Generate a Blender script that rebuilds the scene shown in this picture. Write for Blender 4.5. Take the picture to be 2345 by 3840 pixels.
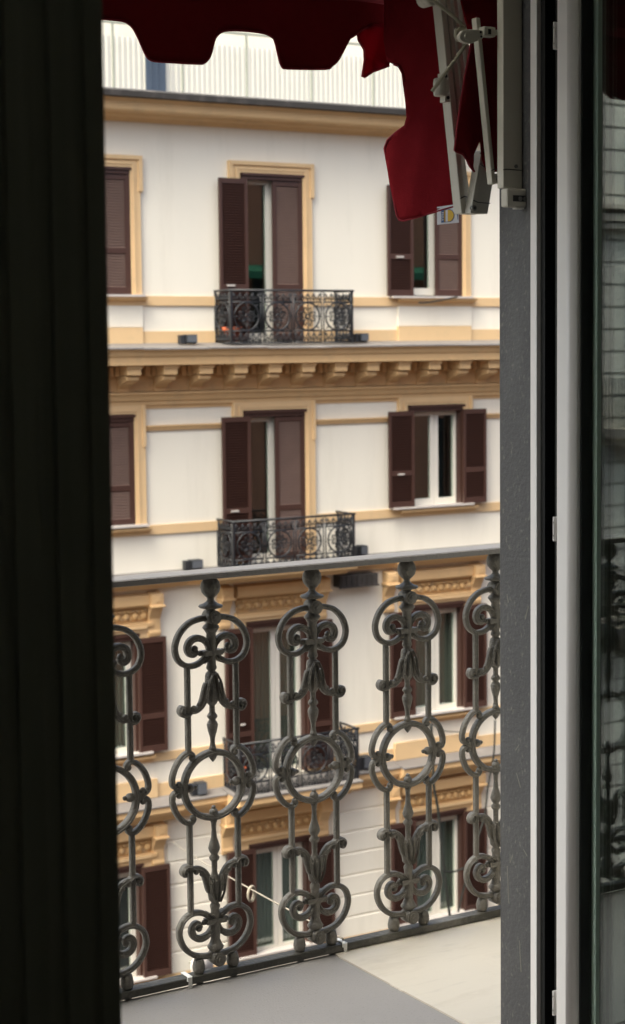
import bpy, math, random
from mathutils import Vector, Matrix
random.seed(7)
S = bpy.context.scene
COL = S.collection
for o in list(bpy.data.objects):
    bpy.data.objects.remove(o)

# ------------------------------------------------------------------ camera
EYE = 1.61                      # camera height above the balcony floor
yaw, pitch, roll = 0.551510624, -0.079492935, -0.009969930
cy, sy = math.cos(yaw), math.sin(yaw)
fwd = Vector((sy*math.cos(pitch), cy*math.cos(pitch), math.sin(pitch)))
right = Vector((cy, -sy, 0)); up = right.cross(fwd)
cr, sr = math.cos(roll), math.sin(roll)
r2 = cr*right + sr*up; u2 = -sr*right + cr*up
cam = bpy.data.cameras.new('camera'); co = bpy.data.objects.new('camera', cam); COL.objects.link(co)
co.matrix_world = Matrix(((r2.x, u2.x, -fwd.x, 0), (r2.y, u2.y, -fwd.y, 0), (r2.z, u2.z, -fwd.z, EYE), (0, 0, 0, 1)))
cam.sensor_fit = 'VERTICAL'; cam.sensor_height = 36.0; cam.sensor_width = 24.0
cam.lens = 6648.86378/3840*36
cam.shift_y = -104.0/3840
cam.clip_start = 0.05; cam.clip_end = 500
cam.dof.use_dof = True; cam.dof.focus_distance = 4.6; cam.dof.aperture_fstop = 8.0
S.camera = co
# ------------------------------------------------------------------ light
SUN_EL, SUN_AZ = 57.0, 256.0    # overcast, brightest part of the sky up the street on the left
w = bpy.data.worlds.new('World'); S.world = w; w.use_nodes = True
nt = w.node_tree; bg = nt.nodes['Background']
sky = nt.nodes.new('ShaderNodeTexSky'); sky.sky_type = 'NISHITA'; sky.sun_disc = False
sky.sun_elevation = math.radians(SUN_EL); sky.sun_rotation = math.radians(SUN_AZ)
sky.air_density = 0.6; sky.dust_density = 9.0; sky.ozone_density = 1.5
wb = nt.nodes.new('ShaderNodeMix'); wb.data_type = 'RGBA'; wb.blend_type = 'MULTIPLY'; wb.inputs[0].default_value = 1.0
wb.inputs[7].default_value = (0.985, 1.05, 0.985, 1)             # milky overcast: take the magenta cast out of the hazy sky
nt.links.new(sky.outputs[0], wb.inputs[6]); nt.links.new(wb.outputs[2], bg.inputs[0]); bg.inputs[1].default_value = 0.15
sd = bpy.data.lights.new('sun', 'SUN'); sd.energy = 0.6; sd.angle = math.radians(50); sd.color = (1.0, 0.97, 0.93)
so = bpy.data.objects.new('sun', sd); COL.objects.link(so); so.location = (0, -5, 20)
az = math.radians(SUN_AZ)
sdir = Vector((math.sin(az)*math.cos(math.radians(SUN_EL)), math.cos(az)*math.cos(math.radians(SUN_EL)), math.sin(math.radians(SUN_EL))))
so.rotation_euler = sdir.to_track_quat('Z', 'Y').to_euler()
vs = S.view_settings
vs.view_transform = 'Standard'; vs.look = 'None'; vs.exposure = 1.77; vs.gamma = 1.0; vs.use_curve_mapping = False

# ------------------------------------------------------------------ materials
def srgb(r, g, b):
    f = lambda c: c/12.92 if c <= .04045 else ((c+.055)/1.055)**2.4
    return (f(r/255), f(g/255), f(b/255), 1)
def mat(name, col, rough=.7, var=.12, scale=3.0, bump=0.0, bscale=60.0, metal=0.0, spec=.5, dirt=None, dscale=1.5, damt=.5, stretch=(1,1,1), trans=0.0, speck=None, spscale=60, spamt=.03):
    m = bpy.data.materials.new(name); m.use_nodes = True
    n = m.node_tree; L = n.links; b = n.nodes['Principled BSDF']
    tc = n.nodes.new('ShaderNodeTexCoord'); mp = n.nodes.new('ShaderNodeMapping'); mp.inputs['Scale'].default_value = stretch
    L.new(tc.outputs['Object'], mp.inputs[0])
    t = n.nodes.new('ShaderNodeTexNoise'); t.inputs['Scale'].default_value = scale; t.inputs['Detail'].default_value = 6
    L.new(mp.outputs[0], t.inputs['Vector'])
    mx = n.nodes.new('ShaderNodeMix'); mx.data_type = 'RGBA'
    lo = tuple(c*(1-var) for c in col[:3])+(1,); hi = tuple(min(1, c*(1+var)) for c in col[:3])+(1,)
    mx.inputs[6].default_value = lo; mx.inputs[7].default_value = hi
    L.new(t.outputs['Fac'], mx.inputs[0]); out = mx.outputs[2]
    if dirt:
        t2 = n.nodes.new('ShaderNodeTexNoise'); t2.inputs['Scale'].default_value = dscale; t2.inputs['Detail'].default_value = 8; t2.inputs['Roughness'].default_value = .7
        L.new(mp.outputs[0], t2.inputs['Vector'])
        cr_ = n.nodes.new('ShaderNodeMapRange'); cr_.inputs[1].default_value = .52; cr_.inputs[2].default_value = .75; cr_.inputs[4].default_value = damt
        L.new(t2.outputs['Fac'], cr_.inputs[0])
        m2 = n.nodes.new('ShaderNodeMix'); m2.data_type = 'RGBA'; L.new(cr_.outputs[0], m2.inputs[0]); L.new(out, m2.inputs[6]); m2.inputs[7].default_value = dirt; out = m2.outputs[2]
    if speck:
        t3 = n.nodes.new('ShaderNodeTexNoise'); t3.inputs['Scale'].default_value = spscale; t3.inputs['Detail'].default_value = 3
        L.new(mp.outputs[0], t3.inputs['Vector'])
        c3 = n.nodes.new('ShaderNodeMapRange'); c3.inputs[1].default_value = .60; c3.inputs[2].default_value = .78; c3.inputs[4].default_value = spamt
        L.new(t3.outputs['Fac'], c3.inputs[0])
        m3 = n.nodes.new('ShaderNodeMix'); m3.data_type = 'RGBA'; L.new(c3.outputs[0], m3.inputs[0]); L.new(out, m3.inputs[6]); m3.inputs[7].default_value = speck; out = m3.outputs[2]
    L.new(out, b.inputs['Base Color'])
    b.inputs['Roughness'].default_value = rough; b.inputs['Metallic'].default_value = metal
    b.inputs['Specular IOR Level'].default_value = spec
    if bump:
        t4 = n.nodes.new('ShaderNodeTexNoise'); t4.inputs['Scale'].default_value = bscale; t4.inputs['Detail'].default_value = 4
        L.new(tc.outputs['Object'], t4.inputs['Vector'])
        bp = n.nodes.new('ShaderNodeBump'); bp.inputs['Strength'].default_value = bump; bp.inputs['Distance'].default_value = .01
        L.new(t4.outputs['Fac'], bp.inputs['Height']); L.new(bp.outputs[0], b.inputs['Normal'])
    if trans:
        tr = n.nodes.new('ShaderNodeBsdfTranslucent'); L.new(out, tr.inputs[0])
        ms = n.nodes.new('ShaderNodeMixShader'); ms.inputs[0].default_value = trans
        L.new(b.outputs[0], ms.inputs[1]); L.new(tr.outputs[0], ms.inputs[2]); L.new(ms.outputs[0], n.nodes['Material Output'].inputs[0])
    return m
def glass(name, tint, refl):
    m = bpy.data.materials.new(name); m.use_nodes = True
    n = m.node_tree; L = n.links; n.nodes.remove(n.nodes['Principled BSDF'])
    t = n.nodes.new('ShaderNodeBsdfTransparent'); t.inputs[0].default_value = tint
    g = n.nodes.new('ShaderNodeBsdfGlossy'); g.inputs['Roughness'].default_value = 0.0; g.inputs[0].default_value = (.95, 1, .98, 1)
    ge = n.nodes.new('ShaderNodeNewGeometry'); dt = n.nodes.new('ShaderNodeVectorMath'); dt.operation = 'DOT_PRODUCT'
    L.new(ge.outputs['Normal'], dt.inputs[0]); L.new(ge.outputs['Incoming'], dt.inputs[1])
    def mth(op, a, b2):
        q = n.nodes.new('ShaderNodeMath'); q.operation = op
        for i_, v_ in enumerate((a, b2)):
            if v_ is None: continue
            if isinstance(v_, (int, float)): q.inputs[i_].default_value = v_
            else: L.new(v_, q.inputs[i_])
        return q.outputs[0]
    c_ = mth('ABSOLUTE', dt.outputs['Value'], None)                 # Schlick's Fresnel term, the same from both sides of the pane
    fr = mth('ADD', mth('MULTIPLY', mth('POWER', mth('SUBTRACT', 1.0, c_), 5.0), 1-refl), refl)
    ms = n.nodes.new('ShaderNodeMixShader'); L.new(fr, ms.inputs[0]); L.new(t.outputs[0], ms.inputs[1]); L.new(g.outputs[0], ms.inputs[2])
    L.new(ms.outputs[0], n.nodes['Material Output'].inputs[0])
    return m
M = {}
M['cream'] = mat('cream_plaster', (.77, .715, .612, 1), .9, .045, 1.2, .15, 90, dirt=(.54, .49, .40, 1), dscale=1.1, damt=.38, stretch=(1.6, 1, .22))
M['ochre'] = mat('ochre_paint', (.62, .40, .197, 1), .8, .09, 2.5, .12, 70, dirt=(.38, .27, .16, 1), dscale=2.6, damt=.5)
M['ochrelight'] = mat('pale_ochre_paint', (.65, .445, .24, 1), .8, .07, 2.5, .12, 70, dirt=(.45, .34, .21, 1), dscale=2.6, damt=.4)
M['stucco'] = mat('ochre_stucco_relief', (.52, .32, .14, 1), .85, .12, 14, .3, 40, dirt=(.22, .19, .16, 1), dscale=9, damt=.75)
M['brown'] = mat('brown_shutter_paint', (.060, .028, .021, 1), .42, .12, 6, .05, 120, stretch=(1, 1, .3))
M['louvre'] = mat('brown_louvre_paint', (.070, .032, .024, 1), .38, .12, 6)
M['skylit'] = mat('sky_lit_louvre_paint', (.16, .102, .082, 1), .5, .15, 5)  # brown lightened to paint in the sky light on closed shutters' slats
M['pvc'] = mat('white_window_frame', (.74, .70, .62, 1), .45, .03, 4)
M['pane'] = glass('window_glass', (.86, .92, .89, 1), .10)
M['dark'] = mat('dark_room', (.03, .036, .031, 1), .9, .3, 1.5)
M['curtain'] = mat('grey_curtain', (.15, .16, .145, 1), .9, .12, 3, stretch=(8, 1, .3))
M['lead'] = mat('grey_lead_sheet', (.17, .155, .145, 1), .55, .25, 3, .2, 12, dirt=(.33, .30, .28, 1), dscale=2.2, damt=.6, stretch=(.6, 1, 1))
M['gutter'] = mat('dark_gutter', (.038, .033, .029, 1), .6, .3, 4, .2, 20, dirt=(.16, .14, .13, 1), dscale=2.5, damt=.7)
M['iron'] = mat('black_iron', (.014, .015, .018, 1), .45, .3, 8)
M['sill'] = mat('pale_sill', (.52, .47, .43, 1), .6, .1, 5)
M['fence'] = mat('white_ribbed_sheet', (.66, .635, .57, 1), .5, .04, 2, dirt=(.5, .5, .42, 1), dscale=1.5, damt=.3)
M['greenrail'] = mat('grey_green_rail', (.32, .33, .27, 1), .5, .15, 5)
M['bluedoor'] = mat('blue_grey_door', (.055, .075, .11, 1), .5, .2, 3)
M['black'] = mat('black_plastic', (.022, .024, .028, 1), .5, .2, 6)
M['lens'] = mat('grey_glass_lens', (.10, .11, .125, 1), .2, .1, 4)
M['terra'] = mat('terracotta', (.50, .115, .045, 1), .75, .15, 8, .2, 60)
M['plant'] = mat('leaf_green', (.05, .08, .03, 1), .6, .4, 20)
M['railpaint'] = mat('grey_brown_railing_paint', (.145, .133, .113, 1), .34, .28, 22, .5, 130, dirt=(.095, .085, .06, 1), dscale=16, damt=.75, speck=(.26, .245, .22, 1), spscale=90, spamt=.5)
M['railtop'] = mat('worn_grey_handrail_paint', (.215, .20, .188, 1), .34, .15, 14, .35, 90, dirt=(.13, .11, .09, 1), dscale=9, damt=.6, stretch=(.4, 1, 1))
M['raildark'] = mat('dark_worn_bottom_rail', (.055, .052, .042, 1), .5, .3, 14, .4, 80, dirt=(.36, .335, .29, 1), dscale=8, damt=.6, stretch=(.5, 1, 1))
M['tile'] = mat('grey_balcony_slab', (.265, .25, .24, 1), .62, .06, 5, .12, 180, speck=(.13, .12, .115, 1), spscale=170, spamt=.6, dirt=(.20, .19, .18, 1), dscale=2.2, damt=.35)
M['marble'] = mat('pale_marble', (.57, .52, .44, 1), .5, .07, 4, .06, 60, dirt=(.40, .345, .28, 1), dscale=4.0, damt=.75, speck=(.30,.27,.23,1), spscale=26, spamt=.25, stretch=(.35, 1.4, 1))
M['stone'] = mat('dark_grey_stone', (.078, .078, .08, 1), .62, .16, 10, .25, 120, speck=(.24, .228, .195, 1), spscale=115, spamt=.65, dirt=(.12, .12, .118, 1), dscale=5, damt=.6, stretch=(1, 1, .6))
M['scratch'] = mat('pale_scratch', (.17, .165, .14, 1), .7, .2, 30)
M['alu'] = mat('white_door_paint', (.83, .81, .79, 1), .35, .02, 3)
M['gasket'] = mat('black_gasket', (.004, .005, .0045, 1), .7, .2, 5)
M['spacer'] = mat('green_grey_spacer', (.55, .63, .59, 1), .4, .1, 5)
M['grey'] = mat('grey_seal', (.14, .15, .15, 1), .5, .1, 5)
M['doorglass'] = glass('door_glass', (.94, .97, .95, 1), .095)
M['redlit'] = mat('red_awning_cloth_lit_through', (.30, .010, .024, 1), 1.0, .12, 40, .25, 500, spec=.03, trans=.5)  # red brightened and made more translucent to paint in light through the turned corner
M['red'] = mat('red_awning_cloth', (.20, .013, .018, 1), 1.0, .12, 40, .25, 500, spec=.03, trans=.16)
M['hem'] = mat('red_hem_stitching', (.30, .014, .028, 1), .8, .15, 60, trans=.2)
M['armpaint'] = mat('cream_white_arm_paint', (.56, .535, .46, 1), .42, .05, 8, .08, 80)
M['cord'] = mat('beige_cord', (.33, .31, .23, 1), .8, .2, 60)
M['tie'] = mat('black_cable_tie', (.012, .012, .012, 1), .5, .1, 5)
M['steel'] = mat('steel_bolt', (.22, .22, .21, 1), .35, .2, 30, metal=.8)
M['tagwhite'] = mat('white_label_cloth', (.62, .62, .66, 1), .8, .05, 30)
M['tagblue'] = mat('blue_label_print', (.05, .11, .26, 1), .8, .1, 30)
M['tagyellow'] = mat('yellow_label_print', (.68, .43, .06, 1), .8, .1, 30)
M['tagbrown'] = mat('brown_gold_label_print', (.36, .21, .03, 1), .8, .1, 30)
M['wood'] = mat('dark_frame_paint', (.20, .225, .195, 1), .6, .35, 5, stretch=(9, 1, .15))
M['room'] = mat('dim_room_wall', (.72, .70, .60, 1), .9, .05, 2)
M['roomfloor'] = mat('dark_parquet', (.07, .045, .03, 1), .5, .2, 4)
M['houseout'] = mat('brick_red_render', (.36, .17, .11, 1), .9, .06, 2)
M['greencloth'] = mat('green_blind_cloth', (.03, .16, .09, 1), .8, .1, 5)
M['street'] = mat('asphalt', (.05, .05, .05, 1), .9, .2, 3)
M['ashlar'] = mat('grey_cream_ashlar', (.56, .54, .49, 1), .85, .06, 1.5)
M['ashlarwarm'] = mat('warm_grey_ashlar', (.42, .38, .33, 1), .85, .06, 1.5)
M['jointshade'] = mat('ashlar_joint_shade', (.36, .345, .31, 1), .9, .1, 3)  # groove shade put into the wall colour behind the blocks
M['rope'] = mat('pale_rope', (.31, .27, .21, 1), .85, .15, 80)
M['whitetie'] = mat('white_plastic_tie', (.75, .74, .70, 1), .5, .05, 10)
M['cable'] = mat('black_cable', (.015, .017, .014, 1), .6, .2, 10)

# ------------------------------------------------------------------ mesh builder
class MB:
    def __init__(s): s.v = []; s.f = []; s.sm = []
    def add(s, vs, fs, smooth=False, T=None):
        o = len(s.v)
        s.v += [tuple(T @ Vector(p)) if T else tuple(p) for p in vs]
        s.f += [tuple(i+o for i in f) for f in fs]; s.sm += [smooth]*len(fs)
        return s
    def hexa(s, p, T=None):
        return s.add(p, [(0,3,2,1),(4,5,6,7),(0,1,5,4),(1,2,6,5),(2,3,7,6),(3,0,4,7)], False, T)
    def box(s, x0, x1, y0, y1, z0, z1, T=None):
        return s.hexa([(x0,y0,z0),(x1,y0,z0),(x1,y1,z0),(x0,y1,z0),(x0,y0,z1),(x1,y0,z1),(x1,y1,z1),(x0,y1,z1)], T)
    def prism(s, poly, y0, y1, T=None, smooth=False):          # poly in xz, extruded along y
        n = len(poly)
        vs = [(x, y0, z) for x, z in poly]+[(x, y1, z) for x, z in poly]
        s.add(vs, [tuple(range(n)), tuple(range(2*n-1, n-1, -1))], False, T)
        o = len(s.v)-2*n
        for i in range(n):
            j = (i+1) % n; s.f.append((o+i, o+n+i, o+n+j, o+j)); s.sm.append(smooth)
        return s
    def runx(s, prof, x0, x1, T=None):                          # prof in yz, extruded along x
        n = len(prof)
        vs = [(x0, y, z) for y, z in prof]+[(x1, y, z) for y, z in prof]
        return s.add(vs, [tuple(range(n)), tuple(range(2*n-1, n-1, -1))]+[(i, n+i, n+(i+1) % n, (i+1) % n) for i in range(n)], False, T)
    def lathe(s, prof, c=(0,0,0), n=14, T=None, sy=1.0):         # prof (r,z) around the z axis
        vs = []; fs = []
        for r, z in prof:
            for k in range(n):
                a = 2*math.pi*k/n; vs.append((c[0]+r*math.cos(a), c[1]+r*sy*math.sin(a), c[2]+z))
        m = len(prof)
        for i in range(m-1):
            for k in range(n):
                fs.append((i*n+k, i*n+(k+1) % n, (i+1)*n+(k+1) % n, (i+1)*n+k))
        fs.append(tuple(range(n-1, -1, -1))); fs.append(tuple((m-1)*n+k for k in range(n)))
        return s.add(vs, fs, True, T)
    def disc(s, c, r, y0, y1, n=16):                              # short cylinder along y
        a = [(c[0]+r*math.cos(2*math.pi*k/n), c[1]+r*math.sin(2*math.pi*k/n)) for k in range(n)]
        return s.prism(a, y0, y1, smooth=True)
    def ball(s, c, r, n=10, m=7, sc=(1,1,1)):
        prof = [(max(1e-4, math.sin(math.pi*i/m)), -math.cos(math.pi*i/m)) for i in range(m+1)]
        vs = []; fs = []
        for q, z in prof:
            for k in range(n):
                a = 2*math.pi*k/n; vs.append((c[0]+r*sc[0]*q*math.cos(a), c[1]+r*sc[1]*q*math.sin(a), c[2]+r*sc[2]*z))
        for i in range(m):
            for k in range(n):
                fs.append((i*n+k, i*n+(k+1) % n, (i+1)*n+(k+1) % n, (i+1)*n+k))
        return s.add(vs, fs, True)
    def tube(s, pts, r, n=8, closed=False):
        P = [Vector(p) for p in pts]; m = len(P); vs = []; fs = []
        rr = r if isinstance(r, (list, tuple)) else [r]*m
        ref = Vector((.13, .31, .94))
        for i, p in enumerate(P):
            a = P[(i-1) % m] if (closed or i > 0) else p; b = P[(i+1) % m] if (closed or i < m-1) else p
            t = (b-a).normalized(); u = t.cross(ref)
            if u.length < .05: u = t.cross(Vector((1, 0, 0)))
            u.normalize(); q = t.cross(u)
            for k in range(n):
                an = 2*math.pi*k/n; vs.append(tuple(p+u*rr[i]*math.cos(an)+q*rr[i]*math.sin(an)))
        for i in range(m if closed else m-1):
            for k in range(n):
                j = (i+1) % m; fs.append((i*n+k, i*n+(k+1) % n, j*n+(k+1) % n, j*n+k))
        if not closed:
            fs.append(tuple(range(n-1, -1, -1))); fs.append(tuple((m-1)*n+k for k in range(n)))
        return s.add(vs, fs, True)
    def ribbon(s, pts, w, d, y0=0.0, closed=False, c=None):       # moulded bar along a curve in the xz plane
        m = len(pts); W = w if isinstance(w, (list, tuple)) else [w]*m
        vs = []; fs = []; K = 10
        for i, (x, z) in enumerate(pts):
            a = pts[(i-1) % m] if (closed or i > 0) else (x, z); b = pts[(i+1) % m] if (closed or i < m-1) else (x, z)
            tx, tz = b[0]-a[0], b[1]-a[1]; l = math.hypot(tx, tz) or 1; nx, nz = -tz/l, tx/l
            hw = W[i]/2; cc = min(c if c else .003, hw*.6); hd = d/2
            sec = [(-hw, hd-cc), (-hw, -hd+cc), (-hw+cc, -hd), (-hw*.2, -hd), (0, -hd-.0022), (hw*.2, -hd), (hw-cc, -hd), (hw, -hd+cc), (hw, hd-cc), (0, hd)]
            vs += [(x+nx*q, y0+y, z+nz*q) for q, y in sec]
        for i in range(m if closed else m-1):
            j = (i+1) % m
            for k in range(K):
                fs.append((i*K+k, j*K+k, j*K+(k+1) % K, i*K+(k+1) % K))
        if not closed:
            fs.append(tuple(range(K))); fs.append(tuple((m-1)*K+k for k in range(K-1, -1, -1)))
        return s.add(vs, fs, False)
    def build(s, name, m, parent=None, loc=(0,0,0), bevel=0, smooth=False):
        me = bpy.data.meshes.new(name); me.from_pydata(s.v, [], s.f)
        me.polygons.foreach_set('use_smooth', [bool(x) or smooth for x in s.sm])
        import bmesh
        b = bmesh.new(); b.from_mesh(me); bmesh.ops.recalc_face_normals(b, faces=b.faces); b.to_mesh(me); b.free()
        me.materials.append(M[m]); o = bpy.data.objects.new(name, me); COL.objects.link(o); o.location = loc
        if parent: o.parent = parent
        if bevel:
            md = o.modifiers.new('bevel', 'BEVEL'); md.width = bevel; md.segments = 2; md.limit_method = 'ANGLE'
        return o
def spline(pts, n=6, closed=False):                               # Catmull-Rom
    m = len(pts); out = []
    for i in range(m if closed else m-1):
        g = lambda k: pts[k % m] if closed else pts[max(0, min(m-1, k))]
        p0, p1, p2, p3 = g(i-1), g(i), g(i+1), g(i+2)
        for k in range(n):
            t = k/n
            out.append(tuple(.5*((2*b)+(-a+c)*t+(2*a-5*b+4*c-d)*t*t+(-a+3*b-3*c+d)*t**3) for a, b, c, d in zip(p0, p1, p2, p3)))
    if not closed: out.append(tuple(pts[-1]))
    return out
def empty(name, loc=(0,0,0), rz=0):
    o = bpy.data.objects.new(name, None); COL.objects.link(o); o.location = loc; o.rotation_euler = (0, 0, rz); o.empty_display_size = .2
    return o
def tag(o, label, cat, group=None):
    o['label'] = label; o['category'] = cat
    if group: o['group'] = group
    return o
def struct(o): o['kind'] = 'structure'; return o
def dup(o, parent=None):
    c = o.copy(); COL.objects.link(c); c.parent = parent
    for ch in list(o.children): dup(ch, c)
    return c

# ================================================================== street
GROUND = -12.39
b = MB(); b.box(-120, 160, -60, 160, GROUND-.3, GROUND); struct(b.build('street', 'street'))

# ================================================================== opposite building
# local frame: x along the facade, -y towards us (out), z above its own ground; v = height from the camera's eye
YF, DL, KZ = 23.0, -0.0191780605, 14.0
nrm = Vector((-math.sin(DL), math.cos(DL), 0))
FB = (nrm.x*YF, nrm.y*YF, EYE-KZ)
def K(o): return 1-o/YF                                            # apparent (on the wall plane) -> real at distance o before it
BLD = tag(empty('apartment_building', FB, DL), 'cream apartment building with ochre mouldings and brown shutters across the street', 'building')
def fbox(b, u0, u1, o0, o1, v0, v1, ap=True, ko=None):
    k = K(o1 if ko is None else ko) if ap else 1
    return b.box(u0*k, u1*k, -o1, -o0, v0*k+KZ, v1*k+KZ)
def fprof(b, u0, u1, prof):                                        # prof [(out, v)] real values
    return b.runx([(-o, v+KZ) for o, v in prof], u0, u1)
UL, UR = 4.6, 26.0
CC = [7.25, 10.09, 12.905, 15.81, 18.65]
HW = .535
FL = {'a': dict(head=2.49, sill=.71, floor=0.03), 'b': dict(head=-.98, sill=-2.57, floor=-3.24), 'c': dict(head=-4.12, sill=-5.88, floor=-6.5), 'd': dict(head=-7.48, sill=-9.22, floor=-9.22)}
def is_door(fl, c): return fl in 'abc' and abs(c-12.905) < .01
# wall with real openings
holes = []
for c in CC:
    for fl, q in FL.items():
        holes.append((c-HW, c+HW, q['floor'] if is_door(fl, c) else q['sill'], q['head']))
us = sorted({UL, UR} | {h[0] for h in holes} | {h[1] for h in holes}); vs_ = sorted({-14.0, 3.44} | {h[2] for h in holes} | {h[3] for h in holes})
b = MB()
for i in range(len(us)-1):
    for j in range(len(vs_)-1):
        um, vm = (us[i]+us[i+1])/2, (vs_[j]+vs_[j+1])/2
        if any(h[0] < um < h[1] and h[2] < vm < h[3] for h in holes): continue
        b.add([(us[i], 0, vs_[j]+KZ), (us[i+1], 0, vs_[j]+KZ), (us[i+1], 0, vs_[j+1]+KZ), (us[i], 0, vs_[j+1]+KZ)], [(0, 1, 2, 3)])
for h in holes:                                                    # reveals
    u0, u1, v0, v1 = h; d = .32
    z0, z1 = v0+KZ, v1+KZ
    b.add([(u0,0,z0),(u0,d,z0),(u0,d,z1),(u0,0,z1)], [(0,1,2,3)]); b.add([(u1,0,z0),(u1,d,z0),(u1,d,z1),(u1,0,z1)], [(0,3,2,1)])
    b.add([(u0,0,z0),(u1,0,z0),(u1,d,z0),(u0,d,z0)], [(0,1,2,3)]); b.add([(u0,0,z1),(u1,0,z1),(u1,d,z1),(u0,d,z1)], [(0,3,2,1)])
b.build('wall', 'cream', BLD)
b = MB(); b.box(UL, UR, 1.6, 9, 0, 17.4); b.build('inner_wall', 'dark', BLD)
# --- roof cornice
b = MB(); fprof(b, UL, UR, [(.0,3.12),(.05,3.12),(.09,3.17),(.20,3.19),(.22,3.21),(.40,3.215),(.42,3.24),(.42,3.34),(.46,3.38),(.48,3.42),(.0,3.42)]); b.build('roof_cornice', 'ochre', BLD)
b = MB(); fprof(b, UL, UR, [(.0,3.424),(.50,3.385),(.555,3.395),(.56,3.47),(.50,3.50),(.0,3.52)]); b.build('gutter', 'gutter', BLD)
# --- attic terrace
b = MB()
u = 7.0
while u < 22:
    b.box(u, u+.034, 1.487, 1.5, 3.5+KZ, 4.57+KZ); u += .088
b.box(7, 22, 1.5, 1.53, 3.45+KZ, 4.57+KZ); b.build('terrace_screen', 'fence', BLD)
b = MB(); b.box(7, 22, 1.0, 1.04, 4.66+KZ, 4.69+KZ); b.build('terrace_handrail', 'greenrail', BLD)
for u in (8.55, 9.7, 10.85, 11.97, 13.06, 14.2, 15.33, 16.5):
    b = MB(); b.box(u-.014, u+.014, 1.0, 1.03, 3.45+KZ, 4.66+KZ); b.build('terrace_post', 'greenrail', BLD)
b = MB(); b.box(11.58, 11.9, 1.43, 1.468, 3.5+KZ, 4.45+KZ); b.box(11.66,11.675,1.42,1.43,3.55+KZ,4.4+KZ); b.box(11.76,11.775,1.42,1.43,3.55+KZ,4.4+KZ); b.build('terrace_door', 'bluedoor', BLD)
b = MB(); b.box(5, 24, 4.0, 4.3, 3.4+KZ, 8.0+KZ); b.box(4.8,24.2,3.9,4.3,8.0+KZ,8.2+KZ); b.build('penthouse_wall', 'cream', BLD)
b = MB(); b.box(UL, UR, .0, 4.0, 3.36+KZ, 3.42+KZ); b.build('terrace_floor', 'lead', BLD)
# --- middle cornice with modillions
b = MB(); fprof(b, UL, UR, [(.0,-.29),(.52,-.285),(.52,-.18),(.545,-.155),(.56,-.10),(.60,-.07),(.60,-.055),(.0,-.02)]); b.build('middle_cornice', 'ochre', BLD)
b = MB()
u = UL; k_ = 0
while u < UR:                                                       # lead sheets with slightly lifted, uneven lips
    e = min(UR, u+.9+.3*random.random()); dz = .012*random.random()
    fprof(b, u, e-.006, [(.0,.0),(.615,-.050-dz),(.622,-.062-dz),(.622,-.046-dz),(.615,-.034-dz),(.0,.024)]); u = e
b.build('ledge_flashing', 'lead', BLD)
for i in range(-9, 26):
    u = (10.61+.573*i)*K(.40)
    if u < UL+.2 or u > UR-.3: continue
    b = MB(); w2 = .105
    b.box(u-w2-.012, u+w2+.012, -.475, .0, -.335+KZ, -.287+KZ)
    b.box(u-w2, u+w2, -.455, .0, -.425+KZ, -.335+KZ)
    b.runx([(-.34,-.432+KZ),(-.40,-.445+KZ),(-.40,-.49+KZ),(-.36,-.51+KZ),(-.2,-.545+KZ),(-.11,-.61+KZ),(-.10,-.615+KZ),(-.10,-.662+KZ),(.0,-.662+KZ),(.0,-.432+KZ)], u-w2+.01, u+w2-.01)
    b.build('modillion', 'ochre', BLD, bevel=.008)
b = MB()
for i in range(-9, 26):                                             # dentils between them
    u = (10.61+.573*i)*K(.2)+.24
    for q in range(4):
        b.box(u+q*.092-.035, u+q*.092+.030, -.20, .0, -.44+KZ, -.31+KZ)
b.box(UL, UR, -.15, 0, -.33+KZ, -.287+KZ); b.build('dentils', 'ochre', BLD)
b = MB(); fprof(b, UL, UR, [(.0,-.86),(.05,-.86),(.06,-.80),(.09,-.79),(.10,-.765),(.115,-.74),(.13,-.715),(.16,-.70),(.165,-.675),(.0,-.66)]); fprof(b, UL, UR, [(.0,-.658),(.07,-.658),(.07,-.44),(.0,-.44)]); b.build('architrave', 'ochre', BLD)
# --- bands
b = MB()
for lo, hi in ((.555,.69), (-2.72,-2.585), (-6.03,-5.91), (-9.42,-9.24)): 
    for u0, u1 in (((UL, 12.905-.69), (12.905+.69, UR)) if lo > -9 else ((UL, UR),)): b = MB(); fbox(b, u0, u1, 0, .03, lo, hi); b.build('sill_band', 'ochrelight', BLD)
b = MB()
segs = [c for c in CC if c != 12.905]
edge = UL
for c in CC[:]:
    pass
for lo, hi in ((0, .19), (-6.56, -6.365)): 
    for u0, u1 in ((UL, 12.905-.69), (12.905+.69, UR)): b = MB(); fbox(b, u0, u1, 0, .025, lo, hi); b.build('dado', 'ochrelight', BLD)
for c in segs:
    b = MB(); fbox(b, c-.69, c+.69, 0, .055, .0, .245); b.build('dado_panel', 'ochrelight', BLD)
    b = MB(); fbox(b, c-.80, c+.80, 0, .055, -6.56, -6.29); b.build('dado_panel', 'ochrelight', BLD)
    b = MB(); fbox(b, c-.69, c+.69, 0, .03, .25, .55); b.build('window_apron', 'cream', BLD)
b = MB(); k = K(.02)
edges = [(UL, CC[0]-.70)]+[(CC[i]+.70, CC[i+1]-.70) for i in range(len(CC)-1)]+[(CC[-1]+.7, UR)]
for u0, u1 in edges:
    b = MB(); fprof(b, u0, u1, [(0,-1.23),(.03,-1.225),(.045,-1.19),(.06,-1.17),(.06,-1.15),(0,-1.15)]); b.build('string_moulding', 'ochre', BLD)
    b = MB(); fbox(b, u0, u1, 0, .02, -.91, -.86); b.build('frieze_edge', 'ochre', BLD)
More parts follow.
